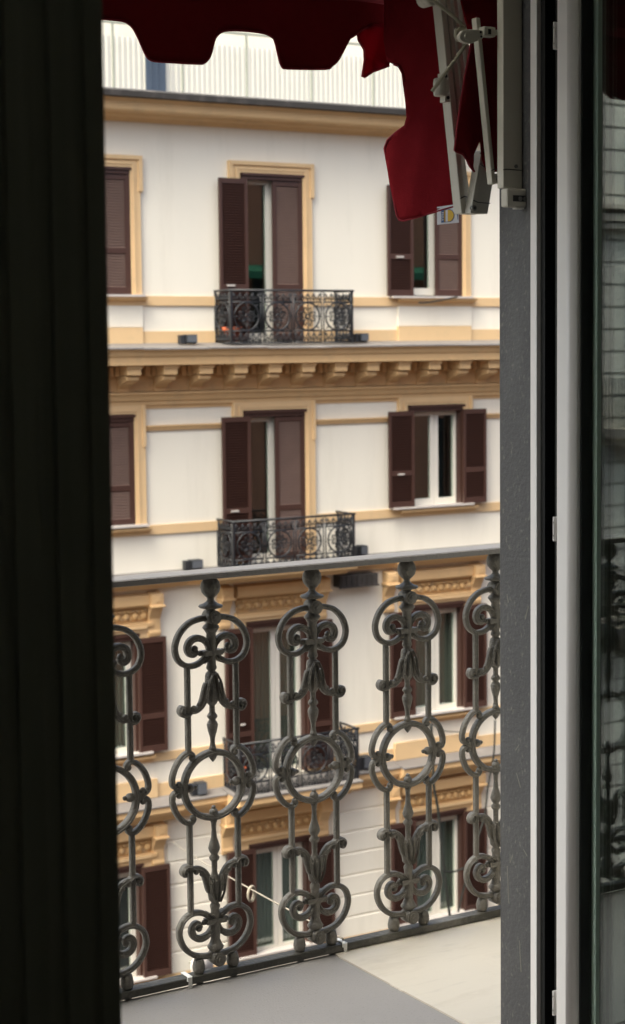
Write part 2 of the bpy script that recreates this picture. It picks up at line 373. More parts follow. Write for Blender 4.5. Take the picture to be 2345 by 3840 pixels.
# --- ledges below floors b and c
def ledge(name, top, h, o, breaks):
    b = MB(); g = MB()
    def run(u0, u1, oo):
        fprof(b, u0, u1, [(0,top-h),(oo*.45,top-h+.005),(oo*.62,top-h*.72),(oo*.85,top-h*.66),(oo*.9,top-h*.55),(oo,top-h*.50),(oo,top-.08),(0,top-.03)])
        fprof(g, u0-.012, u1+.012, [(0,top-.03),(oo+.012,top-.085),(oo+.02,top-.08),(oo+.02,top-.062),(0,top)])
    us2 = sorted(breaks); cur = UL
    for a, c_, e in us2:
        run(cur, a, o); run(a, c_, o+e); cur = c_
    run(cur, UR, o)
    b.build(name, 'ochre', BLD); g.build(name+'_flashing', 'lead', BLD)
ledge('upper_ledge', -3.25, .24, .20, [(c-.86, c+1.06, .10) if c != 12.905 else (11.6, 13.96, .40) for c in CC])
ledge('lower_ledge', -6.54, .34, .24, [(c-.86, c+1.06, .10) if c != 12.905 else (11.9, 13.99, .40) for c in CC])
# --- rusticated lower wall
lines = [-6.9, -7.235, -7.56, -7.9, -8.25, -8.58, -8.91, -9.24, -9.6, -9.98, -10.4]
for u0, u1 in [(UL, CC[0]-.95)]+[(CC[i]+.93, CC[i+1]-.93) for i in range(len(CC)-1)]+[(CC[-1]+.95, UR)]:
    P = [(0, lines[0]+.01)]
    for j in range(len(lines)-1):
        v1, v0 = lines[j]-.014, lines[j+1]+.014
        P += [(.003,v1+.004),(.022,v1-.008),(.022,v0+.008),(.003,v0-.004)]
    P.append((0, lines[-1]-.01)); b = MB(); fprof(b, u0, u1, P); b.build('rusticated_wall', 'cream', BLD)

# --- windows
def louvre(b, u0, u1, v0, v1, o, tilt, pitch=.037):
    n = max(1, int((v1-v0)/pitch)); p = (v1-v0)/n
    for i in range(n):
        v = v0+p*(i+.5); h = p*.36
        zb, zf = (v+h, v-h) if tilt < 0 else (v-h, v+h)             # front edge lower / higher
        yb, yf = -(o-.016), -(o+.014)
        b.hexa([(u0,yf,zf+KZ-.004),(u1,yf,zf+KZ-.004),(u1,yb,zb+KZ-.004),(u0,yb,zb+KZ-.004),(u0,yf,zf+KZ+.004),(u1,yf,zf+KZ+.004),(u1,yb,zb+KZ+.004),(u0,yb,zb+KZ+.004)])
def shutter(parent, u0, u1, v0, v1, o, tilt, mids=(), side=.045, top=.07, bot=.10):
    lm = 'skylit' if tilt < 0 else 'louvre'
    k = K(o); u0, u1, v0, v1 = u0*k, u1*k, v0*k, v1*k
    b = MB(); y0, y1 = -(o+.022), -(o-.022)
    b.box(u0, u0+side, y0, y1, v0+KZ, v1+KZ); b.box(u1-side, u1, y0, y1, v0+KZ, v1+KZ)
    zs = [v0+bot]+[m*k for m in mids]+[v1-top]
    b.box(u0+side, u1-side, y0+.003, y1, v0+KZ, v0+bot+KZ); b.box(u0+side, u1-side, y0+.003, y1, v1-top+KZ, v1+KZ)
    for m in mids: b.box(u0+side, u1-side, y0+.003, y1, m*k-.04+KZ, m*k+.04+KZ)
    so_ = b.build('shutter', 'brown', parent)
    b = MB()
    lo = v0+bot
    for m in list(mids)+[None]:
        hi = v1-top if m is None else m*k-.04
        louvre(b, u0+side, u1-side, lo, hi, o, tilt); lo = None if m is None else m*k+.04
    b.box(u0+side, u1-side, -(o-.018), -(o-.020), v0+bot+KZ, v1-top+KZ)
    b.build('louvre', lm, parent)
    return so_
def window(fl, c, left='open', right='closed', curtain=False, handle=None):
    q = FL[fl]; door = is_door(fl, c); head = q['head']; sill = q['floor'] if door else q['sill']
    b = MB(); co_ = .05
    # casing
    if fl == 'a':
        for s in (-1, 1):
            a0, a1 = sorted((c+s*.53, c+s*.685)); fbox(b, a0, a1, 0, .05, sill, 2.14)
            a0, a1 = sorted((c+s*.53, c+s*.715)); fbox(b, a0, a1, 0, .05, 2.14, 2.655)
            a0, a1 = sorted((c+s*.655, c+s*.715)); fbox(b, a0, a1, .05, .075, 2.16, 2.655, ko=.05)
            a0, a1 = sorted((c+s*.565, c+s*.60)); fbox(b, a0, a1, .05, .062, sill, 2.53, ko=.05)
        fbox(b, c-.53, c+.53, 0, .05, head, 2.655); fbox(b, c-.70, c+.70, .05, .08, 2.60, 2.655, ko=.05); fbox(b, c-.6, c+.6, .05, .062, 2.53, 2.565, ko=.05)
    elif fl == 'b':
        for s in (-1, 1):
            a0, a1 = sorted((c+s*.53, c+s*.70)); fbox(b, a0, a1, 0, .05, sill, -.86)
            a0, a1 = sorted((c+s*.655, c+s*.70)); fbox(b, a0, a1, .05, .075, -1.45, -.86, ko=.05)
            a0, a1 = sorted((c+s*.565, c+s*.60)); fbox(b, a0, a1, .05, .062, sill, -.945, ko=.05)
        fbox(b, c-.53, c+.53, 0, .05, head, -.86); fbox(b, c-.6, c+.6, .05, .062, -.945, -.915, ko=.05)
    else:
        for s in (-1, 1):
            a0, a1 = sorted((c+s*.53, c+s*.70)); fbox(b, a0, a1, 0, .04, sill, head+.1)
        fbox(b, c-.70, c+.70, 0, .055, head, head+.10); fbox(b, c-.66, c+.66, .055, .09, head+.055, head+.09, ko=.055)
    W = b.build('window', 'ochrelight', BLD)
    # sill
    if not door:
        kk = 1
        g = MB(); fbox(g, c-.79, c+.74, 0, .16, sill-.03, sill+.0); g.build('sill', 'sill', W)
        g = MB(); g.runx([(0,(sill-.10)+KZ),(-.05,(sill-.10)+KZ),(-.07,(sill-.075)+KZ),(-.13,(sill-.065)+KZ),(-.14,(sill-.032)+KZ),(0,(sill-.032)+KZ)], c-.73, c+.72); g.build('sill_moulding', 'ochre', W)
    # brown outer frame
    g = MB()
    g.box(c-HW+.002, c-HW+.085, -.03, .10, sill+KZ, head+KZ-.002); g.box(c+HW-.085, c+HW-.002, -.03, .10, sill+KZ, head+KZ-.002)
    g.box(c-HW+.085, c+HW-.085, -.03, .10, head-.105+KZ, head+KZ-.002); g.box(c-HW+.01, c+HW-.01, -.06, -.03, head-.045+KZ, head-.006+KZ); g.box(c-HW+.01, c+HW-.01, -.045, -.03, head-.095+KZ, head-.075+KZ)
    g.build('shutter_frame', 'brown', W)
    # white inner frame and panes
    v0, v1 = sill+.012, head-.11; o = -.15; kb = K(o); cx = c*kb
    g = MB(); y0, y1 = .12, .18
    for a0, a1 in ((-.47,-.445), (-.13,-.065), (-.058,.02), (.315,.385), (.385,.47)): g.box(cx+a0, cx+a1, y0 if a1 < .38 else y0-.02, y1, v0*kb+KZ, v1*kb+KZ)
    g.box(cx-.445, cx-.13, y0, y1, v0*kb+KZ, v0*kb+.11+KZ); g.box(cx+.02, cx+.315, y0, y1, v0*kb+KZ, v0*kb+.11+KZ)
    g.box(cx-.445, cx-.13, y0, y1, v1*kb-.06+KZ, v1*kb+KZ); g.box(cx+.02, cx+.315, y0, y1, v1*kb-.06+KZ, v1*kb+KZ)
    g.build('frame', 'pvc', W)
    for a0, a1 in ((-.445,-.13), (.02,.315)):
        g = MB(); g.box(cx+a0, cx+a1, .145, .155, v0*kb+.11+KZ, v1*kb-.06+KZ); g.build('pane', 'pane', W)
    if curtain:
        g = MB(); x = cx-.42; i = 0
        pts = []
        while x < cx+.40: pts.append((x, .30+.02*math.sin(i*1.9)+.012*math.sin(i*.7))); x += .02; i += 1
        n = len(pts); g.add([(x, y, v0+KZ) for x, y in pts]+[(x, y, v1+KZ) for x, y in pts], [(i, i+1, n+i+1, n+i) for i in range(n-1)])
        g.build('curtain', 'curtain', W)
    hb = sill+.03 if door else sill+.0
    mid = [] 
    if fl == 'a': mid = [] if door else [1.32]
    if fl == 'b': mid = [-2.45] if door else [-2.03]
    if fl == 'c': mid = [-5.8] if door else [-5.35]
    if fl == 'd': mid = []
    if fl == 'a' and door: mid = [.83]
    sv0, sv1 = (sill+.02 if door else sill+.0), head-.09
    lw = .455
    if left == 'open': shutter(W, c-.885, c-.42, sv0, sv1, .11, 1, mid)
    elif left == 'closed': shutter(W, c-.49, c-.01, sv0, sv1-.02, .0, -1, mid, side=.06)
    if right == 'open': shutter(W, c+.52, c+.965, sv0, sv1, .11, 1, mid)
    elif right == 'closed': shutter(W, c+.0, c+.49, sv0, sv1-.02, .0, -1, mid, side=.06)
    if handle:
        g = MB(); g.box(handle[0]*K(.15), handle[1]*K(.15), -.16, -.135, handle[2]*K(.15)+KZ-.012, handle[2]*K(.15)+KZ+.012); g.build('handle', 'sill', W)
    # consoles and carved frieze of the hoods
    if fl in 'cd':
        top = -3.53 if fl == 'c' else -6.91
        for s in (-1, 1):
            a0, a1 = sorted((c+s*.74, c+s*.93)); k = K(.15); u0, u1 = a0*k, a1*k
            g = MB(); g.runx([(0,top-.66+KZ),(-.06,top-.66+KZ),(-.075,top-.60+KZ),(-.06,top-.56+KZ),(-.06,top-.40+KZ),(-.10,top-.33+KZ),(-.17,top-.22+KZ),(-.19,top-.20+KZ),(-.19,top-.03+KZ),(0,top-.0+KZ)], u0, u1)
            g.box(u0-.02, u1+.02, -.215, 0, top-.225+KZ, top-.19+KZ)
            g.box(u0+.05, u1-.05, -.20, 0, top-.15+KZ, top-.06+KZ)
            g.build('console', 'ochre', W, bevel=.01)
        g = MB(); t = top-.02
        g.runx([(0,t-.56+KZ),(-.05,t-.55+KZ),(-.06,t-.50+KZ),(-.085,t-.48+KZ),(-.09,t-.43+KZ),(0,t-.42+KZ)], c-.73, c+.73)
        g.runx([(0,t-.19+KZ),(-.09,t-.195+KZ),(-.11,t-.17+KZ),(-.13,t-.16+KZ),(-.13,t-.02+KZ),(0,t+KZ)], c-.73, c+.73)
        g.build('hood_moulding', 'ochre', W)
        g = MB(); g.box(c-.70, c+.70, -.03, 0, t-.415+KZ, t-.20+KZ); x = c-.63
        while x < c+.66:
            g.ball((x, -.035, t-.33+KZ), .055, 8, 6, (1, .7, 1.0)); g.ball((x-.068, -.03, t-.26+KZ), .034, 6, 4, (1, .8, 1))
            g.ball((x-.03, -.05, t-.25+KZ), .022, 6, 4); g.ball((x+.03, -.05, t-.25+KZ), .022, 6, 4); g.ball((x-.068, -.03, t-.37+KZ), .026, 6, 4)
            x += .137
        g.build('carved_frieze', 'stucco', W)
    return W
for c in CC:
    for fl in 'abcd':
        mid_c = abs(c-12.905) < .01
        if fl == 'a': window(fl, c, 'closed' if c < 11 else 'open', 'closed', False, (12.14, 12.27, .85) if mid_c else ((15.09, 15.22, 1.31) if c == 15.81 else None))
        elif fl == 'b': window(fl, c, 'closed' if c < 11 else 'open', 'closed' if c < 15 else 'open', False, (12.16, 12.28, -2.46) if mid_c else ((15.1, 15.21, -2.05) if c == 15.81 else None))
        elif fl == 'c': window(fl, c, 'open', 'open', True, (12.27, 12.34, -5.66) if mid_c else None)
        else: window(fl, c, 'open', 'open', c != 10.09)
# --- iron balconies
def panel(b, w, h, u, v, T):
    """one panel of the iron railing, bottom left corner at local (u, v), in a plane mapped by T"""
    r = .0135
    def bar(p, q, r_=r): b.tube([T(*p), T(*q)], r_, 5)
    def ring(cx, cz, R, r_=r, n=18, sz=1.0): b.tube([T(cx+R*math.cos(2*math.pi*k/n), cz+R*sz*math.sin(2*math.pi*k/n)) for k in range(n)], r_, 5, True)
    cx = u+w/2
    for x in (u+.02, u+w-.02): bar((x, v), (x, v+h), .010)
    z1, z2 = v+h*.245, v+h*.80; cz = (z1+z2)/2; R = min(w*.43, (z2-z1)/2*.98)
    for z in (v+.012, z1, z2): bar((u+.02, z), (u+w-.02, z))
    ring(cx, cz, R, .0145); ring(cx, cz, R*.16, .014, 8)
    for a in range(4):
        an = math.pi/2*a
        ca, sa = math.cos(an), math.sin(an)
        pts = [(.16, 0), (.36, .10), (.52, 0), (.36, -.10)]
        b.tube([T(cx+R*(p*ca-q*sa), cz+R*(p*sa+q*ca)) for p, q in pts], .010, 5, True)
        bar((cx+R*.5*ca, cz+R*.5*sa), (cx+R*ca, cz+R*sa), .009)
        an += math.pi/4; ca, sa = math.cos(an), math.sin(an)
        for s in (-1, 1):
            pts = [(.20, 0), (.48, .05*s), (.66, .20*s), (.60, .34*s), (.46, .30*s), (.48, .20*s)]
            b.tube([T(cx+R*(p*ca-q*sa), cz+R*(p*sa+q*ca)) for p, q in pts], .0115, 4)
        b.tube([T(cx+R*1.02*ca, cz+R*1.02*sa), T(cx+R*1.34*ca, cz+R*1.2*sa)], .011, 5)
    for zc, hh in (((v+z1)/2, (z1-v)*.42), ((z2+v+h)/2, (h+v-z2)*.40)):
        n = 5
        for i in range(n):
            x = u+w*(i+.5)/n; ring(x, zc, w*.068, .009, 7, hh/(w*.085)*.8); bar((x, zc-hh), (x, zc+hh), .009)
            if i < n-1: b.tube([T(x+w*.5/n, zc-hh*.9), T(x+w*.5/n, zc)], .008, 4)
def iron_balcony(u0, u1, v0, h, out, nf=4):
    R = MB(); r = .017
    f = lambda u, v: (u, -out, v+KZ)
    R.tube([(u0, 0, v0+h+KZ), (u0, -out, v0+h+KZ)], r, 6); R.tube([(u1, 0, v0+h+KZ), (u1, -out, v0+h+KZ)], r, 6); R.tube([f(u0-.03, v0+h), f(u1+.03, v0+h)], r, 6)
    for u in (u0, u1): R.box(u-.014, u+.014, -out-.014, -out+.014, v0+KZ, v0+h+KZ); R.box(u-.012, u+.012, -.03, -.006, v0+KZ, v0+h+KZ)
    o = R.build('balcony_railing', 'iron', BLD)
    w = (u1-u0)/nf
    for i in range(nf):
        b = MB(); panel(b, w, h-.02, u0+w*i, v0, f); b.build('railing_panel', 'iron', o)
    for u in (u0, u1):
        b = MB(); panel(b, out-.03, h-.02, .01, v0, lambda p, q, u=u: (u, -p, q+KZ)); b.build('railing_panel', 'iron', o)
iron_balcony(11.93, 13.965, .0, .765, .50)
iron_balcony(11.92, 13.965, -3.30, .74, .50)
iron_balcony(11.97, 13.99, -6.60, .775, .52)
# grille box under the ledge
b = MB(); b.box(13.90, 14.58, -.20, 0, -3.71+KZ, -3.53+KZ)
for i in range(7): b.box(13.93+i*.09, 13.945+i*.09, -.215, -.20, -3.70+KZ, -3.54+KZ)
b.box(13.88, 14.60, -.215, -.2, -3.725+KZ, -3.70+KZ); b.build('vent_box', 'gutter', BLD)

# ================================================================== things standing on the opposite building
def WP(u, o, v): return (FB[0]+u*math.cos(DL)+o*math.sin(DL), FB[1]+u*math.sin(DL)-o*math.cos(DL), EYE+v)
def floodlight(u0, u1, v0, v1, o, label):
    c = (u0+u1)/2*K(o); h = (v1-v0)*K(o); w_ = (u1-u0)*K(o)
    e = tag(empty('floodlight', WP(c, o, v0*K(o)), DL), label, 'floodlight', 'floodlights on the ledges')
    g = MB(); g.box(-w_*.18, w_*.5, -.06, .08, .015, h); 
    for i in range(4): g.box(-w_*.18+.03+i*w_*.16, -w_*.18+.042+i*w_*.16, -.075, .09, .03, h-.01)
    g.build('housing', 'black', e, bevel=.006)
    g = MB(); g.box(-w_*.10, w_*.46, -.078, -.06, .025, h-.012); g.build('lens', 'lens', e)
    g = MB(); g.box(-w_*.5, -w_*.22, -.04, .06, .0, h*.95); g.box(-w_*.22, -w_*.18, -.02, .04, h*.3, h*.6); g.box(-w_*.2, w_*.48, -.03, .03, 0, .015); g.build('bracket', 'black', e, bevel=.004)
floodlight(11.35, 11.61, .005, .14, .30, 'small dark floodlight left of the terracotta pot on the top balcony ledge')
floodlight(14.31, 14.53, .005, .14, .30, 'small dark floodlight right of the top iron balcony')
floodlight(11.37, 11.65, -3.27, -3.13, .12, 'small dark floodlight left of the middle iron balcony, just above the near handrail')
floodlight(14.30, 14.48, -3.27, -3.11, .12, 'small dark floodlight right of the middle iron balcony, just above the near handrail')
floodlight(11.42, 11.66, -6.62, -6.43, .14, 'small dark floodlight seen through the ring of a baluster, left of the lowest iron balcony')
floodlight(14.31, 14.53, -6.61, -6.41, .14, 'small dark floodlight right of the lowest iron balcony')
def pot(u, o, v, r, h, label, plant=True):
    e = tag(empty('flower_pot', WP(u, o, v), DL), label, 'flower pot')
    g = MB(); g.lathe([(r*.68,0),(r*.95,h*.74),(r*1.12,h*.75),(r*1.15,h),(r*.98,h),(r*.92,h*.86)], n=16); g.build('pot', 'terra', e)
    g = MB(); g.lathe([(r*.93,h*.80),(.01,h*.88)], n=12); g.build('soil', 'gutter', e)
    return e
pot(12.05, .30, .03, .125, .21, 'orange terracotta flower pot behind the railing of the top iron balcony')
pot(12.115, .33, -6.33, .05, .12, 'small orange flower pot behind the railing of the lowest iron balcony')
def cable(pts, o, r, label, name='cable'):
    g = MB(); P = spline([WP(u, o if not isinstance(o, list) else o[i], v) for i, (u, v) in enumerate(pts)], 6); g.tube(P, r, 6)
    return tag(g.build(name, 'cable'), label, 'cable')
cable([(15.31,-5.9),(15.35,-6.46),(15.36,-6.88),(15.43,-7.22),(15.47,-7.54),(15.50,-7.84),(15.57,-8.42),(15.65,-8.98),(15.68,-9.4)], .55, .022, 'thick black cable hanging down in front of the lower right window')
cable([(15.50,-8.25),(15.69,-8.31),(15.9,-8.29),(16.2,-8.22)], .56, .016, 'short black cable crossing the lower right window sideways')
cable([(16.58,-6.0),(16.55,-6.57),(16.44,-7.05),(16.37,-7.52),(16.24,-7.86),(16.16,-8.17),(15.99,-8.55),(15.85,-9.0)], .50, .016, 'thin black cable slanting down beside the dark stone jamb')
cable([(15.37,.605),(15.55,.61),(15.80,.645),(15.97,.675),(16.10,.70)], .19, .012, 'black cable lying along the sill of the upper right window')
cable([(15.63,-6.02),(15.86,-6.16),(16.02,-6.2),(16.19,-6.23)], .08, .008, 'thin dark wire drooping under the sill of the right window behind the balusters')
# pale satellite dish low on the wall
e = tag(empty('satellite_dish', WP(11.36, .35, -9.3), DL), 'pale grey satellite dish low on the cream wall behind the baluster foot', 'satellite dish')
g = MB(); g.lathe([(.19,.05),(.16,.02),(.09,0),(.001,-.005)], n=20, T=Matrix.Translation((0,0,.24)) @ Matrix.Rotation(math.radians(80), 4, 'X')); g.build('dish', 'sill', e)
g = MB(); g.tube([(0,.0,.24),(0,.15,.2),(0,.34,.2)], .02, 6); g.build('mount', 'greenrail', e)

# ================================================================== neighbouring building (seen mirrored in the door glass)
NB = tag(empty('ashlar_building', WP(-15.5, 0, -14), DL), 'grey ashlar building with cornice and balcony, seen mirrored in the door glass', 'building')
def nbox(b, u0, u1, o0, o1, v0, v1): return b.box(u0+15.5, u1+15.5, -o1, -o0, v0+14, v1+14)
b = MB(); nbox(b, -32, 4.5, -6, 0, -14, 9); b.build('wall', 'jointshade', NB)
b = MB(); v = -13.5
while v < 8.6:
    for u0, u1 in ((-14.85, 4.5), (-16.25, -15.44), (-22.2, -18.0), (-32, -24)): nbox(b, u0, u1, 0, .022, v+.025, v+.355)
    v += .38
for v0, v1 in ((-14, -8.8), (-5.8, -4.75), (-2.1, -1.45), (1.15, 2.3), (3.5, 9)):
    for u0, u1 in ((-18.0, -16.25), (-24, -22.2)): nbox(b, u0, u1, 0, .02, v0, v1)
b.build('ashlar_blocks', 'ashlar', NB)
b = MB(); v = -13.5
while v < 8.4:
    nbox(b, -15.40, -14.90, 0, .16, v+.03, v+.73); nbox(b, -15.30, -15.12, .16, .20, v+.03, v+.73); v += .76
b.build('quoin', 'ashlarwarm', NB)
for vb in (2.0, -5.0):
    b = MB(); nbox(b, -32, -7, 0, .35, vb+.0, vb+.12); nbox(b, -32, -7, 0, .28, vb-.12, vb-.02); nbox(b, -32, -7, 0, .42, vb+.20, vb+.27); nbox(b, -32, -7, 0, .2, vb+.12, vb+.2); b.build('cornice', 'ashlarwarm', NB)
for u in (-17.1, -23.1):
    for v0, v1 in ((2.4, 3.35), (-1.3, 1.05), (-4.6, -2.2), (-8.6, -5.9)):
        b = MB(); nbox(b, u-.72, u+.72, 0, .14, v0-.1, v1+.2); W = b.build('window', 'ashlarwarm', NB)
        b = MB(); nbox(b, u-.55, u+.55, .14, .17, v0, v1); b.build('shutter', 'iron', W)
    for vb in (-1.5, -4.9):
        b = MB(); nbox(b, u-1.45, u+1.45, 0, .75, vb-.16, vb); nbox(b, u-1.3, u+1.3, 0, .5, vb-.3, vb-.16); nbox(b, u-1.1, u+1.1, 0, .28, vb-.5, vb-.3); S_ = b.build('balcony', 'ashlarwarm', NB)
        b = MB(); nbox(b, u-1.4, u+1.4, .68, .71, vb+.86, vb+.9)
        for i in range(36): nbox(b, u-1.4+i*.08, u-1.378+i*.08, .685, .705, vb, vb+.86)
        for i in range(9):
            nbox(b, u+1.385, u+1.4, .05+i*.08, .066+i*.08, vb, vb+.86)
        b.build('railing', 'iron', S_)

# ================================================================== our own house: room, outer wall, stone jamb
HB = tag(empty('house', (0, 0, 0)), 'dim room and outer wall around the open balcony door', 'house')
X0, X1 = -.7, 2.42
b = MB(); b.box(-2.2, X0, 2.85, 3.10, 0, 3.0); b.box(2.62, 3.9, 2.85, 3.10, 0, 3.0); b.box(X0, 2.62, 2.85, 3.10, 2.9, 3.0)
b.box(-2.2, 3.9, -2.6, -2.4, 0, 3.0); b.box(-2.4, -2.2, -2.6, 3.10, 0, 3.0); b.box(3.9, 4.1, -2.6, 3.10, 0, 3.0); b.build('room_wall', 'room', HB)
b = MB(); b.box(-2.4, 4.1, -2.6, 3.10, 3.0, 3.2); b.build('ceiling', 'room', HB)
b = MB(); b.box(-2.4, 4.1, -2.6, 3.0, -.25, -.004); b.build('room_floor', 'roomfloor', HB)
b = MB(); b.box(7, 40, 2.85, 3.10, GROUND, 7.6); b.build('neighbour_wall', 'houseout', HB)
b = MB(); b.runx([(3.1,3.75),(3.75,3.55),(3.75,3.36),(3.74,3.36),(3.74,3.545),(3.1,3.74)], 14, 40); b.build('green_blind', 'greencloth', HB)
for k in range(9):
    for x0, x1, z0, z1 in ((15, 16.9, 1.2, 3.45), (15.4, 16.6, 4.6, 6.2), (15.4, 16.6, -3.4, -.6)):
        b = MB(); b.box(x0+k*2.8, x1+k*2.8, 3.10, 3.13, z0, z1); b.build('dark_window', 'gasket', HB)
b = MB(); b.box(-14, -2.4, 2.85, 3.10, GROUND, 7.6); b.box(4.1, 7, 2.85, 3.10, GROUND, 7.6);  b.box(-2.4, 4.1, 2.85, 3.10, 3.2, 7.6); b.box(-2.4, 4.1, 2.85, 3.10, GROUND, -.25); b.build('outer_wall', 'stone', HB)
b = MB(); b.box(X1, 2.62, 3.0217, 3.1385, -.02, 2.9); SJ = tag(b.build('stone_jamb', 'stone', bevel=.003), 'dark grey speckled stone door jamb beside the white door frame', 'door jamb')
g = MB()
for (y, z, l, a) in ((3.104, .345, .085, .08), (3.10, .44, .02, -.5), (3.06, .20, .07, .1), (3.045, 1.00, .03, -.35), (3.062, .62, .03, .5), (3.038, .47, .012, 1.2), (3.105, 1.03, .018, .3), (3.08, .70, .015, -.8)):
    g.hexa([(X1-.0006, y, z), (X1-.0006, y+.0035, z), (X1+.001, y+.0035, z), (X1+.001, y, z), (X1-.0006, y+l*a, z+l), (X1-.0006, y+l*a+.002, z+l), (X1+.001, y+l*a+.002, z+l), (X1+.001, y+l*a, z+l)])
g.build('scratch', 'scratch', SJ)
# white fixed frame
b = MB(); b.box(2.414, 2.62, 2.9997, 3.0215, 0, 2.72); WF = tag(b.build('door_frame', 'alu', bevel=.0015), 'narrow white fixed door frame strip against the dark stone jamb', 'door frame')
b = MB(); b.box(2.455, 2.62, 2.951, 2.9995, 0, 2.72); b.box(2.425, 2.455, 2.985, 2.9995, 0, 2.72); b.build('rebate', 'gasket', WF)
b = MB(); b.box(2.425, 2.60, 2.9075, 2.951, 0, 2.72); b.build('seal', 'gasket', WF)
# open glazed leaf, turned inwards at a right angle
GD = tag(empty('glass_door', (2.43, 2.9075, 0)), 'open white framed glass balcony door reflecting the railing and street', 'door')
def gb(x0, x1, y0, y1, z0, z1): return MB().box(x0-2.43, x1-2.43, y0-2.9075, y1-2.9075, z0, z1)
def stile(y0, y1, name='stile'):                                     # rounded profile
    poly = [(2.465, y0-.0154), (2.4050, y0-.0154), (2.4020, y0-.0148), (2.3925, y0-.0045), (2.3905, y0-.001), (2.39, y0+.004), (2.39, y1-.004), (2.394, y1), (2.465, y1)]
    g = MB(); n = len(poly)
    vs = [(x-2.43, y-2.9075, .02) for x, y in poly]+[(x-2.43, y-2.9075, 2.66) for x, y in poly]
    g.add(vs, [tuple(range(n)), tuple(range(2*n-1, n-1, -1))]); o = len(g.v)-2*n
    for i in range(n): g.f.append((i, n+i, n+(i+1) % n, (i+1) % n)); g.sm.append(0 < i < 5)
    return g.build(name, 'alu', GD)
stile(2.8674, 2.9060); stile(2.29, 2.35)
gb(2.405, 2.46, 2.9062, 2.9074, .03, 2.65).build('edge_seal', 'grey', GD)
gb(2.39, 2.465, 2.35, 2.8517, .02, .085).build('bottom_rail', 'alu', GD, bevel=.003); gb(2.39, 2.465, 2.35, 2.8517, 2.59, 2.66).build('top_rail', 'alu', GD, bevel=.003)
gb(2.411, 2.458, 2.848, 2.8518, .086, 2.589).build('gasket', 'gasket', GD); gb(2.412, 2.458, 2.351, 2.362, .086, 2.589).build('gasket', 'gasket', GD)
gb(2.436, 2.440, 2.362, 2.8478, .086, 2.589).build('pane', 'doorglass', GD); gb(2.4515, 2.4555, 2.362, 2.8478, .086, 2.589).build('pane', 'doorglass', GD)
gb(2.4405, 2.451, 2.833, 2.8477, .086, 2.589).build('spacer', 'spacer', GD)
for z0, z1 in ((2.2106, 2.2669), (1.1868, 1.2388), (.1557, .2106)):
    o = gb(2.386, 2.40, 2.9078, 2.9112, z0, z1).build('hinge', 'alu', GD, bevel=.001)
    g = MB(); 
    for z in (z0+.012, z1-.012): g.ball((2.386-2.43, 2.9095-2.9075, z), .0018, 8, 6)
    g.build('screw', 'steel', o)
# dark wooden frame close to the camera
b = MB()
b.box(.20, 0.749, 1.60, 1.68, -.0035, 2.98)
for x0, x1, d in ((.60, .636, .005), (.645, .672, .003), (.69, .716, .005), (.727, .749, .003)): b.box(x0, x1, 1.60-d, 1.60, 0, 2.97)
tag(b.build('wooden_door_frame', 'wood', bevel=.006), 'nearly black wooden door frame with faint vertical mouldings filling the left edge', 'door frame')

# ================================================================== balcony floor
b = MB(); b.box(-3.0, 2.4296, 3.102, 3.872, -.16, 0); b.box(-3.0, 2.4296, 3.0, 3.102, -.16, -.002); struct(b.build('balcony_floor', 'tile'))
b = MB()
edge = []
y = 3.102
poly = []
while y < 3.874:
    j = 0
    if 3.55 < y < 3.60: j = -.004*random.random()
    poly.append((2.4312+j, y)); y += .008
poly.append((2.4312, 3.874))
n = len(poly)
vs = [(x, y, .0035) for x, y in poly]+[(5.5, 3.874, .0035), (5.5, 3.102, .0035)]
vs += [(x, y, -.16) for x, y, z in vs]; n = len(vs)//2
b.add(vs, [tuple(range(n)), tuple(range(2*n-1, n-1, -1))]+[(i, n+i, n+(i+1) % n, (i+1) % n) for i in range(n)])
struct(b.build('marble_floor', 'marble'))

